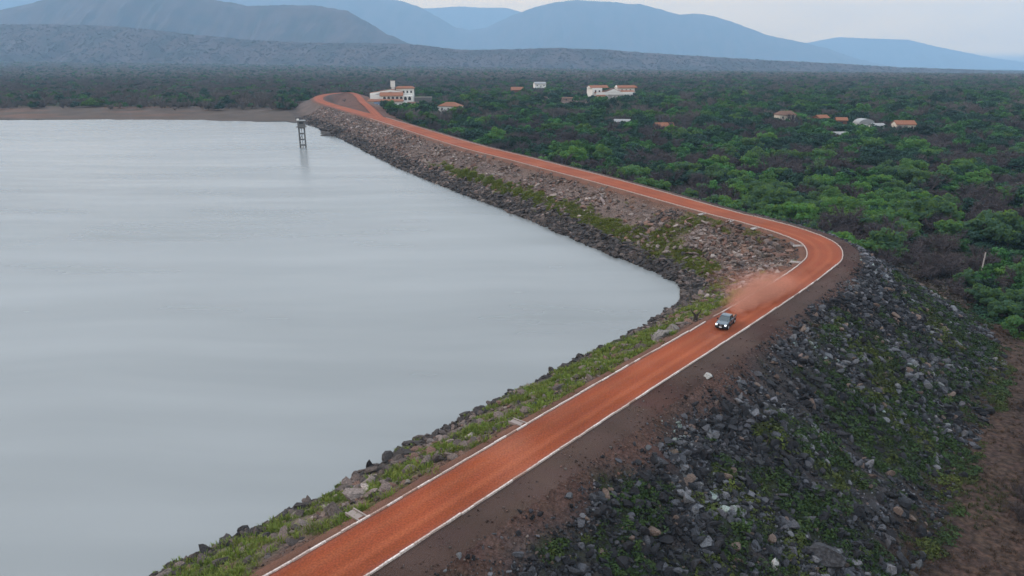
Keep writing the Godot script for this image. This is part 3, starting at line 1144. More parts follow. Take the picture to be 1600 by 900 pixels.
	for i in 90000:
		var k := i % 3
		var x := rng.randf_range(-62.0, 105.0)
		var z := rng.randf_range(-172.0, -24.0)
		if i > 64000:
			var q := beside(rng.randi_range(i_bend - 24, i_band), rng.randf_range(3.0, 18.0), -1.0)
			x = q.x
			z = q.y
		var g := ground(x, z)
		if g.y < 1.3: continue
		var gr := green(x, z, g.y, g.z)
		if g.z > 0.0:
			if g.x < WATER + 0.15 or g.y > 20.0 or gr < 0.0: continue
			var s := rng.randf_range(0.35, 0.75)
			if z > -108.0:
				if rng.randf() > gr * 3.5: continue
				gw[k].append(turned(Vector3(s, s, s), Vector3(x, g.x - 0.05, z), 0.1))
				var c := Color(0.088, 0.130, 0.02).lerp(Color(0.14, 0.14, 0.032), rng.randf() * 0.8)
				gt[k].append(tint(c, 0.2))
			else:
				if rng.randf() > gr * 4.0: continue
				s = rng.randf_range(0.3, 0.55) * (1.0 + sst(-170.0, -250.0, z))
				yw[k].append(turned(Vector3(s * 1.4, s * 0.8, s * 1.4), Vector3(x, g.x - 0.05, z), 0.1))
				yt[k].append(tint(Color(0.125, 0.13, 0.022).lerp(Color(0.10, 0.125, 0.02), rng.randf()), 0.16))
		elif g.y > 2.6 and g.y < 26.0:
			if gr < 0.02 or rng.randf() > gr * 3.0: continue
			var s := rng.randf_range(0.3, 0.85)
			if rng.randf() < 0.25: s *= 1.35
			sw[k].append(turned(Vector3(s, s * rng.randf_range(0.6, 1.1), s), Vector3(x, g.x - 0.05, z), 0.2))
			var c := Color(0.018, 0.035, 0.008).lerp(Color(0.038, 0.048, 0.009), sst(0.0, 0.4, n2.get_noise_2d(x * 5.0 + 300.0, z * 5.0)))
			st[k].append(tint(c, 0.25))
	var grass := base("bank_grass")
	tag(grass, "bright green grass between the stones on the lake side bank", "grass", "", "stuff")
	var yel := base("bank_creeper")
	tag(yel, "band of yellow green creeping plants along the inner dam face", "grass", "", "stuff")
	var scrub := base("slope_scrub")
	tag(scrub, "dark green low scrub spreading over the rocky downstream face", "scrub", "", "stuff")
	for k in 3:
		scatter("blades", tufts[k], M.leaf, gw[k], gt[k], grass)
		scatter("blades", tufts[k], M.leaf, yw[k], yt[k], yel)
		scatter("leaves", shrubs[k], M.leaf, sw[k], st[k], scrub)
	# dry grass on the flat ground at the toe
	var dw := []
	var dt := []
	for i in 40000:
		var x := rng.randf_range(20.0, 125.0)
		var z := rng.randf_range(-150.0, -35.0)
		var g := ground(x, z)
		if g.z > 0.0 or g.y < 23.0: continue
		var a := n2.get_noise_2d(x * 4.0, z * 4.0)
		if rng.randf() > 0.55 + a: continue
		var s := rng.randf_range(0.15, 0.45)
		dw.append(turned(Vector3(s, s, s), Vector3(x, g.x - 0.04, z), 0.1))
		dt.append(tint(Color(0.055, 0.035, 0.025).lerp(Color(0.03, 0.038, 0.012), sst(0.05, 0.4, n2.get_noise_2d(x * 3.0 + 99.0, z * 3.0))), 0.25))
	tag(scatter("dry_grass", tufts[0], M.leaf, dw, dt), "sparse dry grass on the brown ground at the foot of the dam", "grass", "", "stuff")

func beside(i: int, e: float, side: float) -> Vector2:      # a point e metres outside the road's edge
	var t := (line[mini(i + 1, line.size() - 1)] - line[maxi(i - 1, 0)]).normalized()
	return line[i] + t * rng.randf_range(-0.8, 0.8) + Vector2(-t.y, t.x) * side * (lhw[i] + e)

func keep_clear(x: float, z: float, e: float, side: float, r: float) -> bool:
	if side > 0.0 and shore_z(x) - z < 74.0 + 34.0 * n2.get_noise_2d(x * 2.0, z * 0.5) and z > -640.0: return true
	if e < (26.5 if z > -380.0 else 13.0) + r * 0.6: return true
	if side < 0.0 and z > -110.0 and e < 36.0 + 8.0 * n2.get_noise_2d(x * 2.0, z * 2.0): return true
	if z < -380.0 and track_at(x, z) < 9.0: return true
	for c in clearings:
		if Vector2(x - c[0], z - c[1]).length() < c[2] * (0.75 + 0.35 * n1.get_noise_2d(x * 3.0, z * 3.0)): return true
	return false

func wood_kind(x: float, z: float, side: float) -> float:         # above 0 leafless, below 0 in leaf
	var a := n2.get_noise_2d(x * 1.1, z * 1.1) * 1.1 + n2.get_noise_2d(x * 3.7 + 50.0, z * 3.7) * 0.5
	if side > 0.0 and z < -480.0: return a + 0.22
	return a - 0.13 + 0.35 * sst(700.0, 1500.0, -z) + -0.10 * (1.0 - sst(110.0, 170.0, -z))

func leaf_tint(x: float, z: float) -> Color:
	var a := n2.get_noise_2d(x * 1.3 + 500.0, z * 1.3) * 1.25 + rng.randfn() * 0.12
	var c := Color(0.013, 0.037, 0.023).lerp(Color(0.027, 0.083, 0.018), sst(-0.15, 0.3, a))
	c = c.lerp(Color(0.048, 0.096, 0.017), sst(0.36, 0.65, a))
	return tint(c, 0.26)

func build_woods() -> void:
	var crowns := []
	for i in 4: crowns.append(crown_mesh(15, 66, 0.105, 1.0))
	var bare := []
	for i in 3: bare.append(twig_mesh(18, 0.030))
	var lumps := []
	for i in 2: lumps.append(crown_mesh(12, 15, 0.17, 0.8))
	var trunks := [trunk_mesh(), trunk_mesh()]
	var cand := []                     # near trees: [score, x, y, z, size, kind, variant, tint]
	var tries := 0
	for band in [[-100.0, -40.0, 500], [-330.0, -70.0, 9000], [-700.0, -330.0, 17000]]:
		for i in band[2]:
			var z := rng.randf_range(band[0], band[1])
			var half := -z * 0.80 + 60.0
			var x := rng.randf_range(-half, half)
			var g := ground(x, z)
			var s := rng.randf_range(1.9, 4.4) * (1.0 if rng.randf() < 0.88 else 1.4)
			if z > -160.0: s *= 0.72
			if keep_clear(x, z, g.y, g.z, s): continue
			var kind := wood_kind(x, z, g.z)
			kind += rng.randfn() * 0.12
			var p := Vector3(x, g.x, z)
			var top := p + Vector3(0, s * 0.9, 0)
			var leafless := kind > 0.0
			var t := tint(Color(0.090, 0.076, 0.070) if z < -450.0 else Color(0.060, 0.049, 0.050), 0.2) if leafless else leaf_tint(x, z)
			cand.append([s / (p - EYE).length() if in_frame(top) else 0.0, p, s, leafless, i, t])
	cand.sort_custom(func(a, b): return a[0] > b[0])
	var near_own := 0
	var w := {}
	var leaf_mats := []
	for c in [Color(0.014, 0.038, 0.023), Color(0.020, 0.058, 0.020), Color(0.027, 0.083, 0.018), Color(0.047, 0.096, 0.017)]:
		var m: StandardMaterial3D = M.leaf.duplicate()
		m.vertex_color_use_as_albedo = false
		m.albedo_color = lin(c.r, c.g, c.b)
		leaf_mats.append(m)
	var bare_mat: StandardMaterial3D = M.twig.duplicate()
	bare_mat.vertex_color_use_as_albedo = false
	bare_mat.albedo_color = lin(0.056, 0.046, 0.048)
	for c in cand:
		var p: Vector3 = c[1]
		var s: float = c[2]
		var turn := rng.randf() * TAU
		var sy := s * rng.randf_range(0.8, 1.15)
		if near_own < 290 and c[0] > 0.0 and in_sight(p + Vector3(0, s * 0.8, 0)):
			near_own += 1
			var t: Color = c[5]
			var tone := 0 if t.g < 0.048 else 1 if t.g < 0.071 else 2 if t.r < 0.040 else 3
			var o := base("bare_tree" if c[3] else "leafy_tree", p, turn)
			put("trunk", trunks[c[4] % 2], M.bark, o).scale = Vector3(s, sy * 0.9, s)
			var up := sy * 0.28
			put("crown", bare[c[4] % 3] if c[3] else crowns[c[4] % 4], bare_mat if c[3] else leaf_mats[tone], o, Vector3(0, up, 0)).scale = Vector3(s, sy, s)
			tag(o, tree_label(p, s, sy / s, c[3], tone), "tree", ("leafless grey trees" if c[3] else ["dark green trees", "mid green trees", "bright green trees", "yellow green trees"][tone]) + tree_zone(p)[1])
			continue
		var key := ("b%d" % (c[4] % 3)) if c[3] else ("c%d" % (c[4] % 4))
		var home := "lakeside_woodland" if p.z < -470.0 and p.x < -175.0 else "valley_woodland"
		key = home + "/" + key
		if not w.has(key): w[key] = [[], []]
		w[key][0].append(Transform3D(Basis.from_euler(Vector3(0, turn, 0)).scaled_local(Vector3(s, sy, s)), p + Vector3(0, sy * 0.28, 0)))
		w[key][1].append(c[5])
	# fill: low bushes under and between the trees
	var bush := shrub_mesh(60, 0.2)
	for i in 30000:
		var z := -60.0 - 420.0 * pow(rng.randf(), 1.2)
		var half := -z * 0.78 + 30.0
		var x := rng.randf_range(-half * 0.4, half)
		var g := ground(x, z)
		if keep_clear(x, z, g.y, g.z, 0.0) or g.z > 0.0: continue
		var s := rng.randf_range(0.7, 1.9)
		var key := "valley_woodland/under"
		if not w.has(key): w[key] = [[], []]
		w[key][0].append(turned(Vector3(s, s * 0.9, s), Vector3(x, g.x - 0.1, z), 0.1))
		w[key][1].append(leaf_tint(x, z) if wood_kind(x, z, g.z) < 0.05 else tint(Color(0.055, 0.045, 0.038), 0.2))
	for i in 5000:
		var z := rng.randf_range(-125.0, -38.0)
		var x := rng.randf_range(30.0, 130.0)
		var g := ground(x, z)
		if g.z > 0.0 or g.y < 31.0 + 7.0 * n2.get_noise_2d(x * 2.0, z * 2.0): continue
		var s := rng.randf_range(0.6, 1.7)
		var key := "valley_woodland/b%d" % (i % 3)
		if not w.has(key): w[key] = [[], []]
		w[key][0].append(turned(Vector3(s, s * 0.8, s), Vector3(x, g.x, z), 0.15))
		w[key][1].append(tint(Color(0.040, 0.031, 0.030), 0.25))
	# far: the plain and the low hills
	for i in 62000:
		var z := -690.0 - 2900.0 * pow(rng.randf(), 1.5)
		var half := -z * 0.80 + 120.0
		var x := rng.randf_range(-half, half)
		var g := ground(x, z)
		if z > -700.0 and keep_clear(x, z, g.y, g.z, 3.0): continue
		var s := rng.randf_range(2.6, 5.0) * (1.0 + 1.2 * sst(900.0, 3500.0, -z))
		var kind := wood_kind(x, z, g.z) + rng.randfn() * 0.12
		var key := "plain_woodland/" + ("b%d" % (i % 3) if kind > 0.0 and z > -1300.0 else "l%d" % (i % 2))
		if not w.has(key): w[key] = [[], []]
		w[key][0].append(Transform3D(Basis.from_euler(Vector3(0, rng.randf() * TAU, 0)).scaled_local(Vector3(s, s * rng.randf_range(0.7, 1.05), s)), Vector3(x, g.x - 0.3, z)))
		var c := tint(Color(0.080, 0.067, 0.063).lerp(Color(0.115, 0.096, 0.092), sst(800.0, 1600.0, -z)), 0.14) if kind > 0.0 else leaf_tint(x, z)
		w[key][1].append(c)
	for i in 70000:
		var h: Array = HILLS[0]
		var x := rng.randf_range(-2900.0, 3400.0)
		var p := hill_point(h, x, rng.randf_range(-0.97, 0.06))
		var s := rng.randf_range(3.0, 5.5)
		var key := "hill_woodland/l%d" % (i % 2)
		if not w.has(key): w[key] = [[], []]
		w[key][0].append(Transform3D(Basis.from_euler(Vector3(0, rng.randf() * TAU, 0)).scaled_local(Vector3(s, s * 0.75, s)), p - Vector3(0, s * 0.4, 0)))
		w[key][1].append(tint(Color(0.056, 0.044, 0.050).lerp(Color(0.034, 0.036, 0.030), sst(0.0, 0.4, n2.get_noise_2d(p.x * 0.4, p.z * 0.4))), 0.08))
	var says := {"lakeside_woodland": "grey brown dry woodland behind the far lake bank", "valley_woodland": "green and grey scrub woodland filling the valley below the dam", "plain_woodland": "hazy dry woodland of the plain beyond the white houses", "hill_woodland": "woodland over the low purple ridge"}
	var homes := {}
	for key in w:
		var at: PackedStringArray = key.split("/")
		if not homes.has(at[0]):
			homes[at[0]] = base(at[0])
			tag(homes[at[0]], says[at[0]], "woodland", "", "stuff")
		var id := int(at[1].substr(1))
		var mesh: Mesh = bush if at[1] == "under" else bare[id] if at[1][0] == "b" else crowns[id] if at[1][0] == "c" else lumps[id]
		var leafless := at[1][0] == "b"
		scatter("undergrowth" if at[1] == "under" else "leafless_crowns" if leafless else "leafy_crowns", mesh, M.twig if leafless else M.leaf, w[key][0], w[key][1], homes[at[0]])

func tree_zone(p: Vector3) -> Array:
	var side := ", near the dam" if p.x < 75.0 else ", far right" if p.x > 105.0 else ""
	if p.z > -150.0: return ["just outside the rocky outer face of the bend" + side, " below the road bend"]
	if p.z > -190.0: return ["in the thicket right behind the road bend" + side, " behind the road bend"]
	if p.z > -240.0: return ["in the scrub further past the bend" + side, " past the bend"]
	return ["in the middle valley, " + ("along the dam's far straight" if p.x < 40.0 else "below the orange roofed cottages"), " in the middle valley"]

func tree_label(p: Vector3, s: float, slim: float, leafless: bool, tone: int) -> String:
	var size := "large" if s > 4.2 else "medium" if s > 3.0 else "small"
	var form := "tall" if slim > 1.02 else "squat" if slim < 0.92 else "round"
	var look: String = "bare grey" if leafless else ["dark green", "mid green", "bright green", "yellow green"][tone]
	return size + " " + form + " " + look + " tree " + tree_zone(p)[0]

# ---------------------------------------------------------------- buildings
func roof(parent: Node3D, at: Vector3, lx: float, lz: float, h: float, hip: float, m: Material, turn := 0.0) -> void:
	var r := put("roof", roof_mesh(lx, lz, h, hip), m, parent, at, Vector3(0, turn, 0))
	put("tiles", tile_ribs(lx, lz, h, hip), m, r).set_meta("kind", "stuff")

func window(parent: Node3D, at: Vector3, w: float, h: float, turn := 0.0) -> void:
	var f := put("window", box(w + 0.24, h + 0.24, 0.10), M.pale_concrete, parent, at, Vector3(0, turn, 0))
	put("pane", box(w, h, 0.06), M.opening, f, Vector3(0, 0, 0.04))

func opening(parent: Node3D, called: String, at: Vector3, w: float, h: float) -> void:
	put(called, arch_mesh(w, h, 0.08), M.opening, parent, at)

func build_hacienda() -> void:
	var y0 := ground(-90, -560).x
	var o := base("hacienda", Vector3(-91, y0, -562), 0.08)
	tag(o, "big white house on several levels with orange tile roofs and an arcade", "house")
	# low front wing, cream at its left end and blue beyond
	put("wall", box(4.6, 5.9, 7.0), M.cream_wall, o, Vector3(-17.2, 1.95, 5.0))
	put("wall", box(8.0, 5.8, 6.6), M.blue_wall, o, Vector3(-10.88, 1.9, 5.0))
	put("wall", box(14.0, 5.7, 6.4), M.white_wall, o, Vector3(0.14, 1.85, 4.8))
	roof(o, Vector3(-6.3, 4.85, 5.0), 28.0, 8.0, 1.5, 1.2, M.tile)
	for x in [-12.4, -9.0, -3.0, 1.0, 5.0]: window(o, Vector3(x, 2.6, 8.32), 1.1, 1.3)
	put("door", box(1.1, 2.3, 0.1), M.opening, o, Vector3(-17.6, 1.3, 8.55))
	# middle level: an arcade under a lean-to roof, a white gable parapet behind
	put("wall", box(24.0, 9.4, 6.0), M.white_wall, o, Vector3(2.0, 4.0, -3.6))
	for i in 7: opening(o, "arch", Vector3(-7.4 + i * 3.2, 5.3, -0.58), 2.1, 2.7)
	put("roof", box(18.0, 0.25, 5.6), M.tile, o, Vector3(-2.0, 10.0, -2.2), Vector3(0.52, 0, 0))
	put("wall", box(9.0, 10.0, 6.0), M.white_wall, o, Vector3(-14.2, 4.4, -6.0))
	put("parapet", box(16.5, 1.5, 0.5), M.white_wall, o, Vector3(-10.6, 11.0, -4.2), Vector3(0, 0, 0.16))
	put("parapet", box(9.0, 1.5, 0.5), M.white_wall, o, Vector3(1.6, 11.5, -4.2), Vector3(0, 0, -0.16))
	put("roof", box(16.8, 0.22, 8.0), M.tile, o, Vector3(-10.7, 11.85, -8.0), Vector3(0, 0, 0.16))
	put("roof", box(9.2, 0.22, 8.0), M.tile, o, Vector3(1.7, 12.35, -8.0), Vector3(0, 0, -0.16))
	# upper block
	put("wall", box(13.6, 14.2, 7.0), M.white_wall, o, Vector3(8.0, 6.6, -10.6))
	for i in 3: window(o, Vector3(7.0 + i * 2.9, 11.2, -7.08), 1.2, 1.6)
	roof(o, Vector3(8.0, 13.7, -10.6), 15.4, 8.6, 1.5, 2.2, M.tile)
	put("wall", box(8.0, 3.8, 5.0), M.white_wall, o, Vector3(14.6, 1.3, 3.2))
	roof(o, Vector3(14.6, 3.2, 3.2), 9.0, 6.0, 0.9, 0.0, M.old_tile)
	window(o, Vector3(12.8, 1.9, 5.72), 1.0, 1.0)
	window(o, Vector3(16.4, 1.9, 5.72), 1.0, 1.0)
	put("terrace", box(14.0, 0.5, 1.2), M.pale_concrete, o, Vector3(22.0, 7.2, -8.0))
	put("terrace_wall", box(14.0, 7.0, 0.8), M.concrete, o, Vector3(22.0, 3.45, -8.0))
	var t := base("water_tower", Vector3(-93.6, y0, -575), 0.1)
	tag(t, "square white water tower rising behind the white house", "water tower")
	put("shaft", box(2.4, 14.6, 2.4), M.white_wall, t, Vector3(0, 7.3, 0))
	put("tank", box(3.3, 4.6, 3.3), M.white_wall, t, Vector3(0, 16.9, 0))
	put("lid", box(3.7, 0.3, 3.7), M.pale_concrete, t, Vector3(0, 19.35, 0))

func build_villa() -> void:
	var y0 := ground(90, -645).x
	var o := base("villa", Vector3(90, y0, -648), 0.22)
	tag(o, "long white house with two gabled orange roofs and a pillared front gallery", "house")
	put("wall", box(36.0, 5.6, 9.0), M.white_wall, o, Vector3(0, 2.8, -1.0))
	roof(o, Vector3(0, 5.9, -0.6), 38.0, 11.0, 1.9, 0.0, M.tile)
	put("gallery_floor", box(36.0, 0.5, 3.0), M.pale_concrete, o, Vector3(0, 0.25, 5.2))
	for i in 12: put("pillar", cyl(0.28, 0.25, 4.4, 8), M.white_wall, o, Vector3(-17.0 + i * 3.1, 2.6, 6.2))
	put("gallery_beam", box(36.2, 2.1, 0.5), M.white_wall, o, Vector3(0, 5.8, 6.2))
	for i in 9: opening(o, "doorway", Vector3(-14.4 + i * 3.6, 0.5, 3.5), 1.5, 3.2)
	# left wing, two storeys, gable to the front
	put("wall", box(9.0, 10.2, 15.0), M.white_wall, o, Vector3(-16.0, 5.1, -5.0))
	roof(o, Vector3(-13.0, 10.2, -5.0), 17.0, 11.6, 1.9, 0.0, M.tile)
	put("gable", gable_wall(11.2, 1.85, 0.4), M.white_wall, o, Vector3(-21.3, 10.15, -5.0))
	put("porch_wall", box(8.0, 3.6, 3.0), M.white_wall, o, Vector3(-14.5, 1.8, 8.0))
	roof(o, Vector3(-14.5, 3.6, 8.0), 9.0, 4.0, 0.8, 0.8, M.tile)
	# centre gable
	put("gable_front", gable_wall(15.0, 2.6, 0.5), M.white_wall, o, Vector3(-2.0, 6.83, 6.4), Vector3(0, PI / 2, 0))
	roof(o, Vector3(-2.0, 6.9, 2.0), 8.0, 15.4, 2.6, 0.0, M.old_tile, PI / 2)
	# right wing
	put("wall", box(16.0, 9.8, 8.0), M.white_wall, o, Vector3(14.0, 4.9, -9.0))
	roof(o, Vector3(15.0, 9.8, -9.0), 19.0, 10.0, 1.9, 1.0, M.tile)
	put("gable", gable_wall(9.0, 2.4, 0.4), M.white_wall, o, Vector3(5.7, 9.7, -9.0))
	for i in 3: window(o, Vector3(10.0 + i * 4.0, 7.8, -4.97), 1.2, 1.5)
	window(o, Vector3(-17.5, 7.6, 2.53), 1.3, 1.5)
	window(o, Vector3(-14.0, 7.6, 2.53), 1.3, 1.5)

func cottage(called: String, label: String, category: String, x: float, z: float, lx: float, lz: float, h: float, rh: float, hip: float, wall: String, tiles: String, turn := 0.0, wins := 2, lift := 0.0) -> Node3D:
	var o := base(called, Vector3(x, ground(x, z).x + lift, z), turn)
	tag(o, label, category)
	put("wall", box(lx, h + 1.0, lz), M[wall], o, Vector3(0, h / 2 - 0.5, 0))
	roof(o, Vector3(0, h, 0), lx + 0.9, lz + 1.0, rh, hip, M[tiles])
	if hip == 0.0:
		for s in [-1, 1]: put("gable", gable_wall(lz, rh * 0.96, 0.3), M[wall], o, Vector3(s * (lx / 2 - 0.16), h - 0.02, 0))
	for i in wins:
		window(o, Vector3(-lx * 0.3 + lx * 0.62 * (i / maxf(wins - 1.0, 1.0)), h * 0.58, lz / 2 + 0.04), 1.0, 1.1)
	put("door", box(1.0, 2.1, 0.12), M.opening, o, Vector3(lx * 0.04, 1.05, lz / 2 + 0.03))
	return o

func build_cottages() -> void:
	cottage("cottage", "small white cottage with a low orange hip roof beside the big white house", "house", -44, -520, 15.5, 9.0, 4.0, 2.6, 5.0, "white_wall", "tile", -0.35, 3)
	cottage("shed", "narrow white shed just left of the small cottage", "shed", -56.5, -527, 5.0, 4.5, 3.6, 0.8, 0.0, "white_wall", "old_tile", -0.2, 1)
	cottage("farmhouse", "farmhouse with a plain orange roof among trees beyond the dam's straight", "house", 5, -735, 12, 8, 3.6, 2.8, 0.0, "brick_wall", "tile", 0.1, 2, 1.0)
	cottage("farmhouse", "distant house with a white roof above the cleared ground", "house", 32, -850, 13, 9, 4.0, 2.0, 0.0, "white_wall", "pale_roof", 0.2, 2, 3.0)
	cottage("barn", "long low pale barn at the edge of the cleared ground", "barn", 26, -640, 13, 6, 2.6, 1.2, 0.0, "white_wall", "old_tile", 0.0, 3)
	cottage("stable", "low reddish stable on the cleared ground before the villa", "stable", 52, -640, 16, 5, 2.2, 1.0, 0.0, "pink_wall", "old_tile", 0.12, 2)
	cottage("cottage", "orange roofed cottage half sunk in trees in mid valley", "house", 87, -412, 10, 6, 2.8, 1.9, 0.0, "pink_wall", "tile", 0.1, 2, 1.3)
	cottage("cottage", "pale ruined cottage without colour in the mid valley trees", "house", 66, -432, 9, 6, 2.6, 1.5, 0.0, "pink_wall", "pale_roof", -0.1, 1, 1.6)
	cottage("cottage", "pinkish cottage with a dark doorway at the left of the valley hamlet", "house", 172, -455, 11, 7, 3.4, 2.2, 2.2, "cream_wall", "old_tile", 0.15, 2, 2.2)
	cottage("cottage", "orange brick hut between the pinkish cottage and the white domed house", "house", 191, -446, 7, 6, 3.0, 1.6, 0.0, "brick_wall", "tile", 0.3, 1, 1.9)
	cottage("cottage", "small bright orange hut left of the white domed house", "house", 199, -436, 6, 5, 2.8, 1.6, 0.0, "brick_wall", "tile", -0.2, 1, 1.9)
	cottage("cottage", "orange cottage with a pale front wall at the right of the hamlet", "house", 223, -410, 10.5, 7, 3.2, 2.0, 0.0, "cream_wall", "tile", -0.05, 2, 2.2)
	cottage("cottage", "grey roofed cottage left of the pale fronted orange cottage", "house", 212, -418, 7, 5, 2.8, 1.2, 0.0, "white_wall", "pale_roof", 0.1, 1, 1.0)
	cottage("cottage", "low pink walled hut in front of the hamlet, right one of two", "house", 176, -385, 8, 5, 2.4, 1.2, 0.0, "pink_wall", "pale_roof", 0.1, 1, 0.4)
	cottage("cottage", "low greyish pink hut in front of the hamlet, left one of two", "house", 164, -386, 6, 4.5, 2.3, 1.1, 0.0, "pink_wall", "old_tile", -0.1, 1, 0.3)
	# the white house with a rounded roof
	var o := base("domed_house", Vector3(207, ground(207, -418).x, -424), 0.1)
	tag(o, "white house with a rounded pale roof in the valley hamlet", "house")
	put("wall", box(9.0, 5.0, 6.0), M.white_wall, o, Vector3(0, 2.2, 0))
	var v := PackedVector3Array()
	for i in 12:
		var a := PI * i / 12.0
		var b := PI * (i + 1) / 12.0
		var p := Vector3(cos(a) * 4.9, 4.5 + sin(a) * 2.8, -3.3)
		var q := Vector3(cos(b) * 4.9, 4.5 + sin(b) * 2.8, -3.3)
		var d := Vector3(0, 0, 6.6)
		quad(v, p, q, q + d, p + d)
		for e in [Vector3.ZERO, d]: v.append_array([p + e, q + e, Vector3(0, 4.5, -3.3) + e])
	put("roof", tri_mesh(v), M.pale_roof, o)
	put("door", arch_mesh(1.6, 2.6, 0.1), M.opening, o, Vector3(-1.0, 1.2, 3.0))
	window(o, Vector3(2.4, 3.0, 3.04), 1.0, 1.0)

func build_tower() -> void:
	var o := base("intake_tower", Vector3(-100.2, WATER, -342.0), 0.18)
	tag(o, "concrete intake tower with open legs and a small cabin standing in the lake", "tower")
	for sx in [-1, 1]:
		for sz in [-1, 1]:
			put("leg", box(0.45, 14.0, 0.45), M.concrete, o, Vector3(sx * 1.25, 2.6, sz * 1.25))
	for y in [1.0, 3.7, 6.4, 9.1]:
		for s in [-1, 1]:
			put("beam", box(2.05, 0.4, 0.35), M.concrete, o, Vector3(0, y, s * 1.25))
			put("beam", box(0.35, 0.4, 2.05), M.concrete, o, Vector3(s * 1.25, y, 0))
	var v := PackedVector3Array()
	bar(v, Vector3(-1.0, 3.9, 1.25), Vector3(0.3, 6.2, 1.25), 0.13, 0.13, 6)
	bar(v, Vector3(0.1, 3.9, 1.25), Vector3(0.1, 6.2, 1.25), 0.14, 0.14, 6)
	put("brace", tri_mesh(v), M.concrete, o)
	var gate := PackedVector3Array()
	bar(gate, Vector3(0, -3, 0), Vector3(0, 9.4, 0), 0.12, 0.12, 8)
	put("gate_stem", tri_mesh(gate), M.concrete, o)
	put("platform", box(4.4, 0.4, 4.2), M.concrete, o, Vector3(0, 9.62, 0))
	put("cabin", box(3.3, 2.5, 3.0), M.concrete, o, Vector3(0.1, 11.07, 0))
	put("window", box(1.8, 0.8, 0.1), M.opening, o, Vector3(0.2, 11.5, 1.52))
	put("roof", box(3.9, 0.35, 3.6), M.pale_roof, o, Vector3(0.1, 12.5, 0))
	put("hatch", box(1.0, 0.7, 1.0), M.white_wall, o, Vector3(-1.3, 13.02, 0.6))
	for s in [-1, 1]:
		put("handrail", box(4.3, 0.06, 0.06), M.concrete, o, Vector3(0, 10.85, s * 2.05))

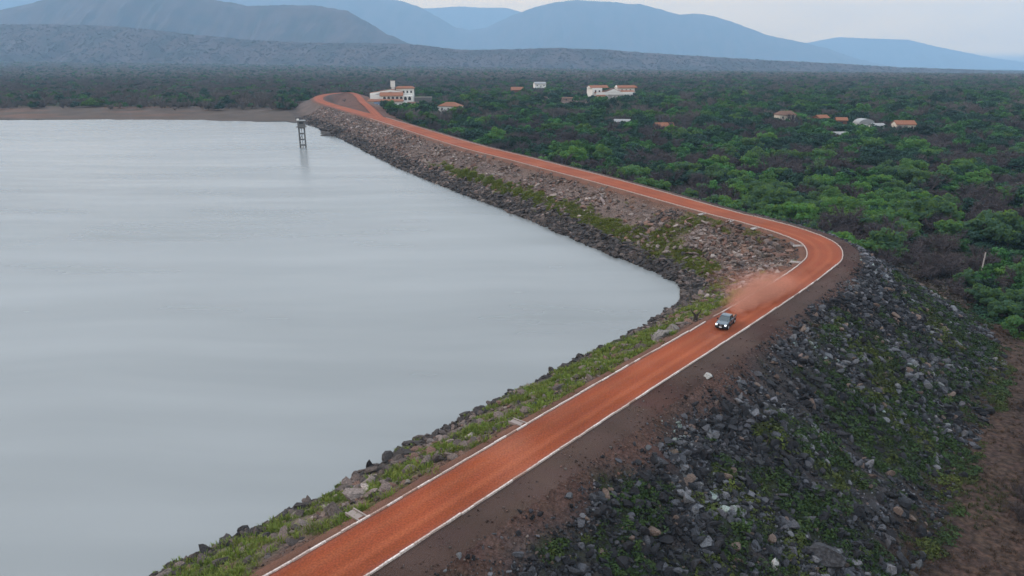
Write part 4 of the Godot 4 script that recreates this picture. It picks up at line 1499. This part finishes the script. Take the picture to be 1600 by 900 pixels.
func build_truck() -> void:
	var paint := mat("truck_paint", lin(0.04, 0.06, 0.075), 0.3)
	paint.metallic = 0.35
	paint.clearcoat_enabled = true
	paint.clearcoat = 0.8
	paint.clearcoat_roughness = 0.12
	mat("black_plastic", lin(0.012, 0.013, 0.015), 0.6)
	var glass := mat("truck_glass", lin(0.012, 0.022, 0.024), 0.08)
	glass.metallic_specular = 0.6
	mat("tyre", lin(0.012, 0.012, 0.012), 0.9)
	mat("rim", lin(0.25, 0.25, 0.26), 0.4)
	mat("plate", lin(0.6, 0.62, 0.66), 0.5)
	mat("dusty", lin(0.20, 0.085, 0.05), 0.95)
	var lamp := mat("headlight_lens", lin(0.9, 0.93, 0.95), 0.2)
	lamp.emission_enabled = true
	lamp.emission = Color(0.92, 0.98, 1.0)
	lamp.emission_energy_multiplier = 1.0
	var dir := Vector2(-0.655, 0.756)
	var o := base("pickup_truck", Vector3(27.4, 0.075, -84.3), atan2(dir.x, dir.y) + 0.14)
	o.scale = Vector3.ONE * 0.82
	tag(o, "blue grey double cab pickup truck driving with its headlights on", "truck")
	put("body", loft([[-2.62, 0.86, 0.62, 1.08, 0.08], [-2.55, 0.90, 0.52, 1.14, 0.1], [-0.7, 0.92, 0.42, 1.14, 0.1], [0.95, 0.92, 0.42, 1.16, 0.12], [1.25, 0.92, 0.44, 1.17, 0.14], [2.1, 0.90, 0.46, 1.11, 0.16], [2.5, 0.86, 0.5, 1.02, 0.16], [2.62, 0.78, 0.56, 0.94, 0.12]]), paint, o)
	put("cabin", loft([[-1.0, 0.76, 1.1, 1.16, 0.02], [-0.72, 0.72, 1.1, 1.70, 0.1], [-0.3, 0.70, 1.1, 1.76, 0.12], [0.3, 0.70, 1.1, 1.75, 0.12], [0.55, 0.72, 1.1, 1.66, 0.1], [1.28, 0.80, 1.1, 1.17, 0.02]]), glass, o)
	put("roof", loft([[-0.78, 0.68, 1.70, 1.74, 0.015], [-0.3, 0.69, 1.72, 1.81, 0.03], [0.3, 0.69, 1.72, 1.80, 0.03], [0.52, 0.67, 1.66, 1.72, 0.015]]), paint, o)
	for s in [-1, 1]:
		var pl := PackedVector3Array()
		bar(pl, Vector3(s * 0.80, 1.14, 1.25), Vector3(s * 0.70, 1.72, 0.5), 0.045, 0.04, 6)
		bar(pl, Vector3(s * 0.78, 1.14, 0.05), Vector3(s * 0.71, 1.74, 0.0), 0.05, 0.04, 6)
		bar(pl, Vector3(s * 0.77, 1.14, -0.95), Vector3(s * 0.70, 1.70, -0.7), 0.07, 0.06, 6)
		put("pillar", tri_mesh(pl), paint, o)
		put("mirror", box(0.22, 0.2, 0.14), M.black_plastic, o, Vector3(s * 1.04, 1.25, 0.92))
		put("headlight", loft([[2.30, 0.16, -0.12, 0.12, 0.05], [2.62, 0.14, -0.10, 0.10, 0.05]]), lamp, o, Vector3(s * 0.68, 0.89, 0.02))
		var sp := SpotLight3D.new()
		sp.name = "headlight_beam"
		sp.light_energy = 2.0
		sp.light_color = Color(0.92, 0.97, 1.0)
		sp.spot_angle = 28.0
		sp.spot_range = 40.0
		sp.spot_attenuation = 2.0
		sp.light_size = 0.1
		sp.shadow_enabled = true
		sp.position = Vector3(s * 0.68, 0.89, 2.72)
		sp.rotation = Vector3(-0.09, PI, 0)
		o.add_child(sp, true)
		put("door_handle", box(0.03, 0.04, 0.2), M.black_plastic, o, Vector3(s * 0.93, 1.0, -0.1))
		put("side_step", box(0.16, 0.08, 1.9), M.black_plastic, o, Vector3(s * 0.92, 0.36, 0.1))
		for z in [1.62, -1.55]:
			var w := put("wheel", cyl(0.39, 0.39, 0.26, 20), M.tyre, o, Vector3(s * 0.82, 0.39, z), Vector3(0, 0, PI / 2))
			put("rim", cyl(0.24, 0.24, 0.03, 14), M.rim, w, Vector3(0, -s * 0.135, 0))
			var arch := PackedVector3Array()
			for i in 10:
				var a := PI * i / 10.0
				var b := PI * (i + 1) / 10.0
				bar(arch, Vector3(s * 0.91, 0.42 + sin(a) * 0.47, z + cos(a) * 0.49), Vector3(s * 0.91, 0.42 + sin(b) * 0.47, z + cos(b) * 0.49), 0.06, 0.06, 5)
			put("wheel_arch", tri_mesh(arch), M.black_plastic, o)
	put("grille", box(0.98, 0.30, 0.08), M.black_plastic, o, Vector3(0, 0.86, 2.62))
	put("grille_badge", box(0.34, 0.07, 0.03), M.rim, o, Vector3(0, 0.88, 2.675))
	put("bumper", loft([[2.5, 0.90, 0.36, 0.68, 0.08], [2.7, 0.86, 0.38, 0.66, 0.08], [2.76, 0.76, 0.42, 0.62, 0.06]]), M.black_plastic, o)
	put("number_plate", box(0.42, 0.14, 0.02), M.plate, o, Vector3(0, 0.60, 2.772))
	put("rear_bumper", box(1.7, 0.18, 0.16), M.black_plastic, o, Vector3(0, 0.52, -2.68))
	put("bed", box(1.5, 0.04, 1.5), M.dusty, o, Vector3(0, 1.155, -1.78))
	put("bed_rail", box(0.08, 0.07, 1.6), M.black_plastic, o, Vector3(-0.84, 1.17, -1.78))
	put("bed_rail", box(0.08, 0.07, 1.6), M.black_plastic, o, Vector3(0.84, 1.17, -1.78))
	put("underbody", box(1.5, 0.2, 4.4), M.black_plastic, o, Vector3(0, 0.38, 0))
	# the dust it raises, drifting back and over the lake side
	var dust := base("dust_trail", Vector3(30, 0, -88))
	tag(dust, "pinkish dust cloud trailing behind the moving truck", "dust", "", "stuff")
	for i in 60:
		var t := i / 59.0
		var f := FogVolume.new()
		f.name = "puff"
		f.shape = RenderingServer.FOG_VOLUME_SHAPE_ELLIPSOID
		var r := 0.8 + 2.3 * t
		f.size = Vector3(r * 2.2, r * 1.1, r * 2.2) * rng.randf_range(0.85, 1.25)
		var drift := pow(t, 1.4)
		f.position = Vector3(0.655, 0, -0.756) * (-0.6 + 17.0 * t) + Vector3(-0.8, 0, -0.1) * drift * (rng.randf_range(0.0, 10.0) if i % 2 == 0 else rng.randf_range(-0.5, 1.5)) + Vector3(0, 0.6 + r * 0.22, 0) + Vector3(rng.randfn(), 0, rng.randfn()) * 0.4
		var fm := FogMaterial.new()
		fm.albedo = lin(0.84, 0.38, 0.27)
		fm.density = lerpf(0.12, 0.007, pow(t, 0.5))
		f.material = fm
		dust.add_child(f, true)

func build_small() -> void:
	# drain chutes let into the lake side verge
	var spots := [[-11.8, -45.2, "pale concrete drain outlet nearest the viewer on the lake side verge"], [1.0, -58.9, "pale concrete drain outlet on the lake side, second along the near stretch"], [46.8, -114.4, "drain outlet inside the road bend where it starts"], [51.4, -124.6, "drain outlet at the middle of the bend's inner kerb"], [48.6, -138.0, "drain outlet just past the bend on the inner kerb"], [45.6, -144.4, "drain outlet beyond the bend, second of three in a row"], [41.8, -151.6, "drain outlet beyond the bend, farthest of three in a row"]]
	for s in spots:
		var cm: Material = M.drain_concrete if s[0] < 10.0 else M.pale_concrete
		var p := Vector2(s[0], s[1])
		var i := nearest(crest, p)
		var t := (crest[mini(i + 1, crest.size() - 1)] - crest[maxi(i - 1, 0)]).normalized()
		var n := Vector2(t.y, -t.x)       # to the lake
		var q := crest[i] + t * (p - crest[i]).dot(t) + n * (crest_hw[i] + 0.98)
		var o := base("drain_chute", Vector3(q.x, -0.12, q.y), atan2(n.x, n.y))
		tag(o, s[2], "drain", "drain outlets along the lake side kerb")
		put("channel", box(0.6, 0.12, 1.7), cm, o, Vector3(0, 0.0, 0), Vector3(0.06, 0, 0))
		for k in [-1, 1]: put("side_wall", box(0.12, 0.24, 1.7), cm, o, Vector3(k * 0.36, 0.05, 0), Vector3(0.06, 0, 0))
	# boulders one can point at
	var rocks := [rock_mesh(), rock_mesh(), rock_mesh()]
	var pale: StandardMaterial3D = M.rock.duplicate()
	pale.vertex_color_use_as_albedo = false
	pale.albedo_color = lin(0.62, 0.61, 0.58)
	var dark: StandardMaterial3D = pale.duplicate()
	dark.albedo_color = lin(0.07, 0.072, 0.08)
	var grey: StandardMaterial3D = pale.duplicate()
	grey.albedo_color = lin(0.26, 0.235, 0.215)
	for b in [[21.2, -69.6, 0.5, pale, "white topped boulder on the verge's edge below the near kerb"], [19.2, -83.2, 1.25, grey, "big grey slab of rock on the lake side bank beside the truck"], [20.8, -85.0, 0.85, grey, "grey boulder behind the big slab near the truck"], [2.4, -66.9, 0.55, dark, "dark boulder standing up at the water's edge"], [22.4, -49.6, 0.55, pale, "pale boulder low on the rocky face, by itself in green scrub"], [27.6, -51.6, 1.35, dark, "large dark boulder low on the rocky face among green scrub"]]:
		var g := ground(b[0], b[1])
		var o := put("boulder", rocks[int(b[2] * 10) % 3], b[3], self, Vector3(b[0], g.x + b[2] * 0.3, b[1]))
		o.scale = Vector3(b[2] * 1.2, b[2], b[2])
		o.rotation.y = b[0]
		tag(o, b[4], "boulder")
	# charred forked stump beside the truck
	var v := PackedVector3Array()
	bar(v, Vector3(0, -0.5, 0), Vector3(0.05, 0.7, 0), 0.42, 0.3, 8)
	bar(v, Vector3(0.0, 0.5, 0), Vector3(-0.75, 1.35, 0.1), 0.24, 0.09, 7)
	bar(v, Vector3(-0.75, 1.35, 0.1), Vector3(-0.95, 1.75, 0.1), 0.09, 0.03, 6)
	bar(v, Vector3(0.1, 0.5, 0), Vector3(0.8, 1.3, -0.1), 0.22, 0.08, 7)
	bar(v, Vector3(0.8, 1.3, -0.1), Vector3(0.85, 1.8, -0.1), 0.09, 0.03, 6)
	var s := put("tree_stump", tri_mesh(v), mat("char", lin(0.03, 0.024, 0.02), 0.95), self, Vector3(24.3, -0.1, -87.2))
	s.scale = Vector3.ONE * 0.75
	tag(s, "dark forked tree stump at the broken kerb beside the truck", "tree stump")
	# a pale post among the trees on the right
	var w := PackedVector3Array()
	bar(w, Vector3(0, -1, 0), Vector3(0.05, 5.6, 0), 0.17, 0.12, 8)
	var g := ground(100.9, -144.8)
	tag(put("post", tri_mesh(w), M.pale_concrete, self, Vector3(100.9, g.x, -144.8)), "thin pale post standing among the trees right of the bend", "post")
